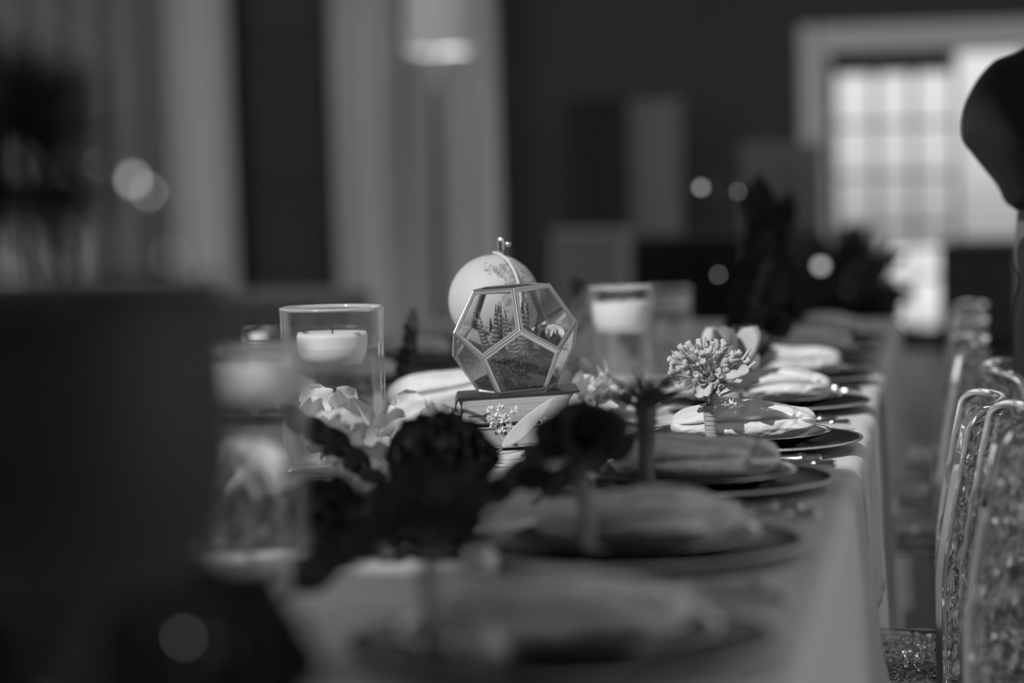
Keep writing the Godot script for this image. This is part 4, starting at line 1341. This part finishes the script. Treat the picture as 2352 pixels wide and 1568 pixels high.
	crystal_votive(Vector3(-0.33, TOP + 0.0045, -1.70), 0.024, "cut crystal votive cropped by the bottom edge of the picture")
	crystal_votive(Vector3(-0.635, TOP + 0.0045, -1.84), 0.022, "dim cut crystal votive at lower left")


# ---------------------------------------------------------------- books, globe and terrarium
func book(called: String, label: String, at: Vector3, turn: Vector3, L: float, D: float, H: float, cm: Material) -> Node3D:
	# spine at -X, head edge towards +Z; fore edge concave at +X
	var t := thing(called, label, "book", at, turn, "stacked books under the terrarium")
	var cv := 0.003
	var shade := []
	for i in 60:
		shade.append(rf(0.26, 0.46))
	var pf := func(u: float, v: float) -> Vector3:
		var a := TAU * u
		var e := 0.12
		var cx := signf(cos(a)) * pow(absf(cos(a)), e)
		var cz := signf(sin(a)) * pow(absf(sin(a)), e)
		var k := 1.0
		var vv := clampf((v - 0.04) / 0.92, 0.0, 1.0)
		if v <= 0.001 or v >= 0.999:
			k = 0.0
		var x := cx * (L / 2 - 0.004)
		if cx > 0.7:
			x -= 0.011 * sin(PI * vv)
		if cx < -0.7:
			x += 0.004 * sin(PI * vv) - 0.004
		return Vector3(x * k, cv + (H - 2 * cv) * vv, cz * (D / 2 - 0.004) * k + 0.0004 * sin(vv * 170.0))
	var pc := func(u: float, v: float) -> Color:
		var s: float = shade[clampi(int(v * 59.9), 0, 59)]
		s *= 1.0 + 0.08 * sin(u * 40.0 + v * 5.0)
		return Color(s, s, s)
	mi("pages", MB.new().grid(160, 60, pf, true, pc), M.pages, t)
	for k in 2:
		mi("cover_board", MB.new().box(Vector3(0.0, cv / 2 + k * (H - cv), 0), Vector3(L + 0.002, cv, D), 0.0012), cm, t)
	var sf := func(u: float, v: float) -> Vector3:
		var a := TAU * u
		var b := PI * (v - 0.5)
		var r := 1.0 if sin(a) > 0.0 else 0.8
		return Vector3(-L / 2 + 0.002 - (0.007 * cos(b) + 0.0) * r, H / 2 + H / 2 * sin(b) * r, D / 2 * clampf(cos(a) * 1.3, -1.0, 1.0))
	mi("spine", MB.new().grid(24, 14, sf, true), cm, t)
	return t


func terrarium() -> void:
	var tilt := 0.042
	var yaw := 0.2
	# lower book: its long side carries lettering
	var b2 := book("book", "lower grey book of the stack, with lettering on its side", Vector3(-0.57, TOP + 0.006, -3.30), Vector3(0, yaw - 0.05, tilt), 0.175, 0.125, 0.03, M.cover_grey)
	var tm := TextMesh.new()
	var fnt := SystemFont.new()
	fnt.font_names = PackedStringArray(["Droid Sans"])
	fnt.font_weight = 700
	tm.font = fnt
	tm.text = "RAILWAY"
	tm.font_size = 16
	tm.pixel_size = 0.00034
	tm.depth = 0.0003
	mi("lettering", tm, M.ink, b2, Vector3(-0.024, 0.0205, 0.0605))
	mi("side_strip", MB.new().box(Vector3(0, 0.0145, 0.0585), Vector3(0.168, 0.023, 0.003), 0.001), M.cover_grey, b2)
	# upper book
	var b1 := book("book", "upper dark-covered book under the terrarium, page edges facing front", Vector3(-0.574, TOP + 0.0385, -3.298), Vector3(0, yaw, tilt), 0.166, 0.12, 0.04, M.cover)
	var ar := mi("arrow_mark", MB.new().box(Vector3(-0.058, 0.0135, 0.0575), Vector3(0.026, 0.0008, 0.001), 0.0002), M.ink, b1)
	for s in [-1, 1]:
		mi("barb", MB.new().box(Vector3(-0.0455, 0.0135 + 0.0022 * s, 0.0575), Vector3(0.009, 0.0009, 0.001), 0.0002, Basis(Vector3.BACK, 0.45 * s)), M.ink, ar)
		mi("barb", MB.new().box(Vector3(-0.041, 0.0135 + 0.0022 * s, 0.0575), Vector3(0.005, 0.0008, 0.001), 0.0002, Basis(Vector3.BACK, -0.9 * s)), M.ink, ar)

	# globe behind
	var gc := Vector3(-0.637, 0.946, -3.47)
	var gl := thing("desk_globe", "small pale desk globe with metal finial behind the terrarium", "globe", Vector3(gc.x, TOP + 0.0045, gc.z), Vector3(0, -0.05, 0))
	var R := 0.067
	var gy := gc.y - TOP - 0.0045
	var gf := func(u: float, v: float) -> Vector3:
		var p := PI * (v - 0.5)
		return Vector3(R * cos(p) * cos(TAU * u), gy + R * sin(p), R * cos(p) * sin(TAU * u))
	var gcol := func(u: float, v: float) -> Color:
		var p := PI * (v - 0.5)
		var d := Vector3(cos(p) * cos(TAU * u), sin(p), cos(p) * sin(TAU * u))
		var h := noise.get_noise_3dv(d * 1.5 + Vector3(3.3, 0, 1.0)) + 0.35 * noise.get_noise_3dv(d * 5.0) + 0.85 * d.x - 0.1 * d.z - 0.30
		var s := 0.62
		if h > 0.0:
			s = 0.44 + 0.4 * noise.get_noise_3dv(d * 9.0)
			if absf(noise.get_noise_3dv(d * 6.0 + Vector3(9, 9, 9))) < 0.035:
				s *= 0.5
			if h < 0.03:
				s *= 0.55
			if noise.get_noise_3dv(d * 24.0) > 0.33:
				s *= 0.5
		elif absf(fposmod(u * 24.0, 1.0) - 0.5) < 0.03 or absf(fposmod(v * 12.0, 1.0) - 0.5) < 0.02:
			s = 0.58
		return Color(s, s, s)
	mi("sphere", MB.new().grid(320, 160, gf, true, gcol), M.vcol, gl)
	var mer := []
	for i in 41:
		var a := -PI / 2 + PI * i / 40.0
		mer.append(Vector3(0.0, gy + (R + 0.003) * sin(a), 0) + Vector3(0.72, 0, 0.69) * (R + 0.003) * cos(a))
	var gt := mi("meridian_arm", MB.new().tube(mer, 0.0016, 8), M.white_paint, gl)
	gt.rotation = Vector3.ZERO
	mi("finial", MB.new().lathe([Vector2(0, gy + R), Vector2(0.006, gy + R + 0.001), Vector2(0.004, gy + R + 0.004), Vector2(0.0065, gy + R + 0.008), Vector2(0.004, gy + R + 0.012), Vector2(0.0062, gy + R + 0.016), Vector2(0.004, gy + R + 0.0195), Vector2(0.0058, gy + R + 0.023), Vector2(0.0, gy + R + 0.027)], 16, Vector3(0.012, 0, 0)), M.silver, gl)
	mi("thumb_screw", MB.new().ball(Vector3(0.022, gy + R + 0.015, 0), Vector3(0.005, 0.004, 0.004)), M.silver, gl)
	mi("stand", MB.new().lathe([Vector2(0, 0), Vector2(0.05, 0), Vector2(0.05, 0.006), Vector2(0.02, 0.016), Vector2(0.008, 0.025), Vector2(0.006, gy - R - 0.01), Vector2(0.01, gy - R - 0.004), Vector2(0, gy - R)], 28), M.dark_wood, gl)

	# terrarium: regular dodecahedron of glass in metal came, open at the top
	var base := Vector3(-0.5725, TOP + 0.0785, -3.292)
	var rot := Basis.from_euler(Vector3(0, 0.27, tilt + 0.022))
	var T := thing("terrarium", "geometric glass dodecahedron terrarium with silver came on the books", "terrarium", base)
	T.basis = rot
	var a := 0.065
	var phi := (1.0 + sqrt(5.0)) / 2.0
	var V := []
	var r1 := 0.85065 * a
	var r2 := r1 * phi
	var hs := [0.0, 0.85065 * a, 1.37638 * a, 2.22703 * a]
	for k in 4:
		for i in 5:
			var ang := TAU * i / 5.0 + (PI / 2 - PI / 5 if k < 2 else PI / 2)
			V.append(Vector3((r1 if k == 0 or k == 3 else r2) * cos(ang), hs[k], (r1 if k == 0 or k == 3 else r2) * sin(ang)))
	var faces := [[0, 1, 2, 3, 4]]
	for i in 5:
		var j := (i + 1) % 5
		# lower face: bottom edge i,i+1, then ring-1 vertices, apex from ring 2
		var apex := 10
		var best := 9.0
		for q in 5:
			var dd: float = (V[10 + q] - (V[i] + V[j]) * 0.5).length()
			if dd < best:
				best = dd
				apex = 10 + q
		faces.append([i, j, 5 + j, apex, 5 + i])
		var ap2 := 5
		best = 9.0
		for q in 5:
			var dd: float = (V[5 + q] - (V[15 + i] + V[15 + j]) * 0.5).length()
			if dd < best:
				best = dd
				ap2 = 5 + q
		faces.append([15 + i, 15 + j, 10 + j, ap2, 10 + i])
	var ctr := Vector3(0, hs[3] / 2, 0)
	for f in faces:
		var c := Vector3.ZERO
		for k in 5:
			c += V[f[k]] / 5.0
		var nn := (c - ctr).normalized()
		var fr := MB.new()
		for k in 5:
			var p: Vector3 = V[f[k]]
			var q: Vector3 = V[f[(k + 1) % 5]]
			var o0 := p + (c - p).normalized() * 0.0016
			var o1 := q + (c - q).normalized() * 0.0016
			var i0 := p + (c - p).normalized() * 0.0072
			var i1 := q + (c - q).normalized() * 0.0072
			var mid := (o0 + o1 + i0 + i1) / 4.0
			var up := nn * 0.0012
			# top, bottom and two sides of the strip, top face chamfered
			fr.poly([o0 + up * 0.4, o1 + up * 0.4, o1.lerp(i1, 0.2) + up, o0.lerp(i0, 0.2) + up], mid)
			fr.poly([o0.lerp(i0, 0.2) + up, o1.lerp(i1, 0.2) + up, i1.lerp(o1, 0.15) + up, i0.lerp(o0, 0.15) + up], mid)
			fr.poly([i0.lerp(o0, 0.15) + up, i1.lerp(o1, 0.15) + up, i1 - up, i0 - up], mid)
			fr.poly([o0 - up, o1 - up, i1 - up, i0 - up], mid)
			fr.poly([o0 + up * 0.4, o1 + up * 0.4, o1 - up, o0 - up], mid)
		mi("came", fr, M.came, T)
		if f[0] >= 15 or f[0] == 0 and f[1] == 1 and f[2] == 2:
			pass
		var ps := MB.new()
		var top := []
		var bot := []
		for k in 5:
			var p: Vector3 = V[f[k]]
			top.append(p + (c - p).normalized() * 0.005 + nn * 0.0006)
			bot.append(p + (c - p).normalized() * 0.005 - nn * 0.0008)
		ps.poly(top, (c - nn))
		ps.poly(bot, (c + nn))
		for k in 5:
			ps.poly([top[k], top[(k + 1) % 5], bot[(k + 1) % 5], bot[k]], c)
		mi("pane", ps, M.pane, T)
	for e in 20:
		for g in range(e + 1, 20):
			if absf((V[e] - V[g]).length() - a) < a * 0.02:
				mi("rod", MB.new().tube([V[e], (V[e] + V[g]) * 0.5, V[g]], 0.0014, 6), M.came, T)

	# soil heap inside: the dodecahedron's lower part, bumpy on top
	var lower := []
	for f in faces:
		var c := Vector3.ZERO
		for k in 5:
			c += V[f[k]] / 5.0
		lower.append([(c - ctr).normalized(), c])
	var reach := func(d: Vector3, y: float) -> float:
		var best := 1.0
		for q in lower:
			var den: float = q[0].dot(d)
			if den > 1e-4:
				best = minf(best, (q[1] - Vector3(0, y, 0)).dot(q[0]) / den)
		return maxf(0.0, best - 0.0035)
	var soil_y := 0.05
	var sof := func(u: float, v: float) -> Vector3:
		var ang := TAU * u
		var d := Vector3(cos(ang), 0, sin(ang))
		if v < 0.1:
			return Vector3(0, 0.0025, 0) + d * reach.call(d, 0.0025) * (v / 0.1)
		if v < 0.4:
			var y := lerpf(0.0025, soil_y * 0.85, (v - 0.1) / 0.3)
			return Vector3(0, y, 0) + d * (reach.call(d, y) - 0.004 * absf(noise.get_noise_3d(cos(ang) * 14.0, y * 320.0, sin(ang) * 14.0)))
		var q := 1.0 - (v - 0.4) / 0.6
		var rr: float = reach.call(d, soil_y * 0.85) * q
		var y2 := soil_y * 0.85 + 0.012 * (1.0 - q * q) + 0.006 * noise.get_noise_2d(cos(ang) * q * 8.0, sin(ang) * q * 8.0) + 0.003 * noise.get_noise_2d(cos(ang) * q * 30.0, sin(ang) * q * 30.0)
		return Vector3(0, y2, 0) + d * rr
	var soc := func(u: float, v: float) -> Color:
		var ang := TAU * u
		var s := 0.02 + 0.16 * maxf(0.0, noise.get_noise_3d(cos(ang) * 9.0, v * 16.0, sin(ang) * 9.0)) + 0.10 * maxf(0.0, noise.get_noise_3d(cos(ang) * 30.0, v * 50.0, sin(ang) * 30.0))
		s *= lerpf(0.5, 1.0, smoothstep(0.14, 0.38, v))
		return Color(s, s, s)
	var so := thing("soil", "dark mossy soil filling the bottom of the terrarium", "soil", base)
	so.basis = rot
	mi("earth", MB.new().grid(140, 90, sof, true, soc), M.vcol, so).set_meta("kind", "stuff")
	var grain := MB.new()
	for i in 1500:
		var ang := rf(0, TAU)
		var q := sqrt(rng.randf())
		var d := Vector3(cos(ang), 0, sin(ang))
		var yy := rf(0.018, soil_y)
		var rr: float = reach.call(d, yy)
		var pos := Vector3(0, yy, 0) + d * (rr - 0.001)
		if i % 2:
			rr = reach.call(d, soil_y * 0.85) * q
			pos = Vector3(0, soil_y * 0.85 + 0.012 * (1.0 - q * q) + 0.002, 0) + d * rr
		var k := 0.012 + 0.11 * pow(rng.randf(), 2.5)
		if i % 45 == 0:
			k = 0.4
		var gs := rf(0.0009, 0.0034) if k < 0.3 else rf(0.0006, 0.0013)
		grain.ball(pos, Vector3(gs, gs * rf(0.5, 1), gs), 6, 4, Color(k, k, k))
	grain.colored = true
	mi("moss_crumbs", grain, M.vcol, so).set_meta("kind", "stuff")

	# banded haworthias
	zebra(base + rot * Vector3(-0.03, 0.046, 0.012), rot, 0.092, 8, "zebra-striped succulent with long pointed leaves, left in the terrarium", 3)
	zebra(base + rot * Vector3(0.006, 0.044, 0.016), rot, 0.098, 8, "zebra-striped succulent with dark pointed leaves, middle of the terrarium", 8)
	var ro := thing("rosette_succulent", "pale rosette succulent with plump leaves at the right in the terrarium", "succulent", base + rot * Vector3(0.046, 0.072, 0.0))
	var pl := leaf(0.032, 0.0095, 0.0035, 0.2, "paddle", 0.25, 12, 10).mesh()
	for i in 26:
		var q := (i + 0.5) / 26.0
		var y := 1.0 - 1.1 * q
		var th := i * 2.39996
		var r := sqrt(maxf(0.02, 1.0 - y * y))
		var s := lerpf(0.55, 1.0, q)
		mx("leaf", pl, M.petal if i % 3 == 0 else M.leaf_pale, ro, Transform3D(aim(Vector3(r * cos(th), y, r * sin(th)), 0).scaled(Vector3(s, s, s)), Vector3.ZERO))
	mi("stem", MB.new().tube([Vector3(0, 0.004, 0), Vector3(0, -0.016, 0)], 0.003, 6), M.stem, ro)
	var ca := thing("spiny_cactus", "dark round spiny cactus at the right in the terrarium", "cactus", base + rot * Vector3(0.048, 0.058, 0.026))
	mi("body", MB.new().ball(Vector3.ZERO, Vector3(0.016, 0.014, 0.016), 20, 12), M.leaf_dark, ca)
	var spn := MB.new().tube([Vector3.ZERO, Vector3(0, 0.0085, 0)], [0.0007, 0.0002], 5).mesh()
	for i in 150:
		var y := 1.0 - 1.25 * (i + 0.5) / 150.0
		var th := i * 2.39996
		var r := sqrt(maxf(0.0, 1.0 - y * y))
		var d := Vector3(r * cos(th), y, r * sin(th))
		mx("spine", spn, M.leaf_dark if i % 3 else M.leaf_mid, ca, Transform3D(aim(d + Vector3(rf(-0.25, 0.25), rf(0, 0.3), rf(-0.25, 0.25)), 0), d * Vector3(0.0155, 0.0135, 0.0155)))


func zebra(at: Vector3, rot: Basis, L: float, n: int, label: String, sd: int) -> void:
	rng.seed = sd
	var t := thing("zebra_succulent", label, "succulent", at)
	t.basis = rot
	for i in n:
		var q := (i + 0.5) / n
		var th := i * 2.39996 + 0.5
		var out := lerpf(0.14, 0.72, q)
		var d := Vector3(cos(th) * out, 1.0, sin(th) * out)
		var ln := L * lerpf(1.0, 0.72, q) * rf(0.8, 1.05)
		var w := (0.0085 if sd == 3 else 0.0105) * rf(0.85, 1.1)
		var f := func(u: float, v: float) -> Vector3:
			var a := TAU * u
			var ww := w * pow(1.0 - v, 0.85) * (0.8 + 0.35 * minf(1.0, v * 6.0))
			var band := pow(maxf(0.0, sin(v * 84.0 + 0.5 * sin(a * 2.0) + 1.5 * noise.get_noise_2d(i * 3.0, v * 6.0))), 8.0)
			var rr := 1.0 + 0.035 * band
			var z := ww * 0.55 * sin(a) * rr
			if sin(a) < 0.0:
				z *= 0.5
			return Vector3(ww * cos(a) * rr, ln * v, z - 0.22 * ln * v * v * out * 0.8)
		var k := func(u: float, v: float) -> Color:
			var a := TAU * u
			var band := pow(maxf(0.0, sin(v * 84.0 + 0.5 * sin(a * 2.0) + 1.5 * noise.get_noise_2d(i * 3.0, v * 6.0))), 8.0)
			band *= smoothstep(-0.3, 0.5, 0.3 + noise.get_noise_3d(u * 6.0, v * 20.0, i * 3.0))
			var s := lerpf(0.1, 0.8, band)
			return Color(s, s, s)
		var bb := Basis(Vector3.UP, -th + PI / 2)
		var tiltb := Basis(Vector3(1, 0, 0), atan(out))
		mx("leaf", MB.new().grid(14, 96, f, true, k), M.vcol, t, Transform3D(bb * tiltb, Vector3(cos(th), 0, sin(th)) * 0.004))
	rng.seed = sd + 100
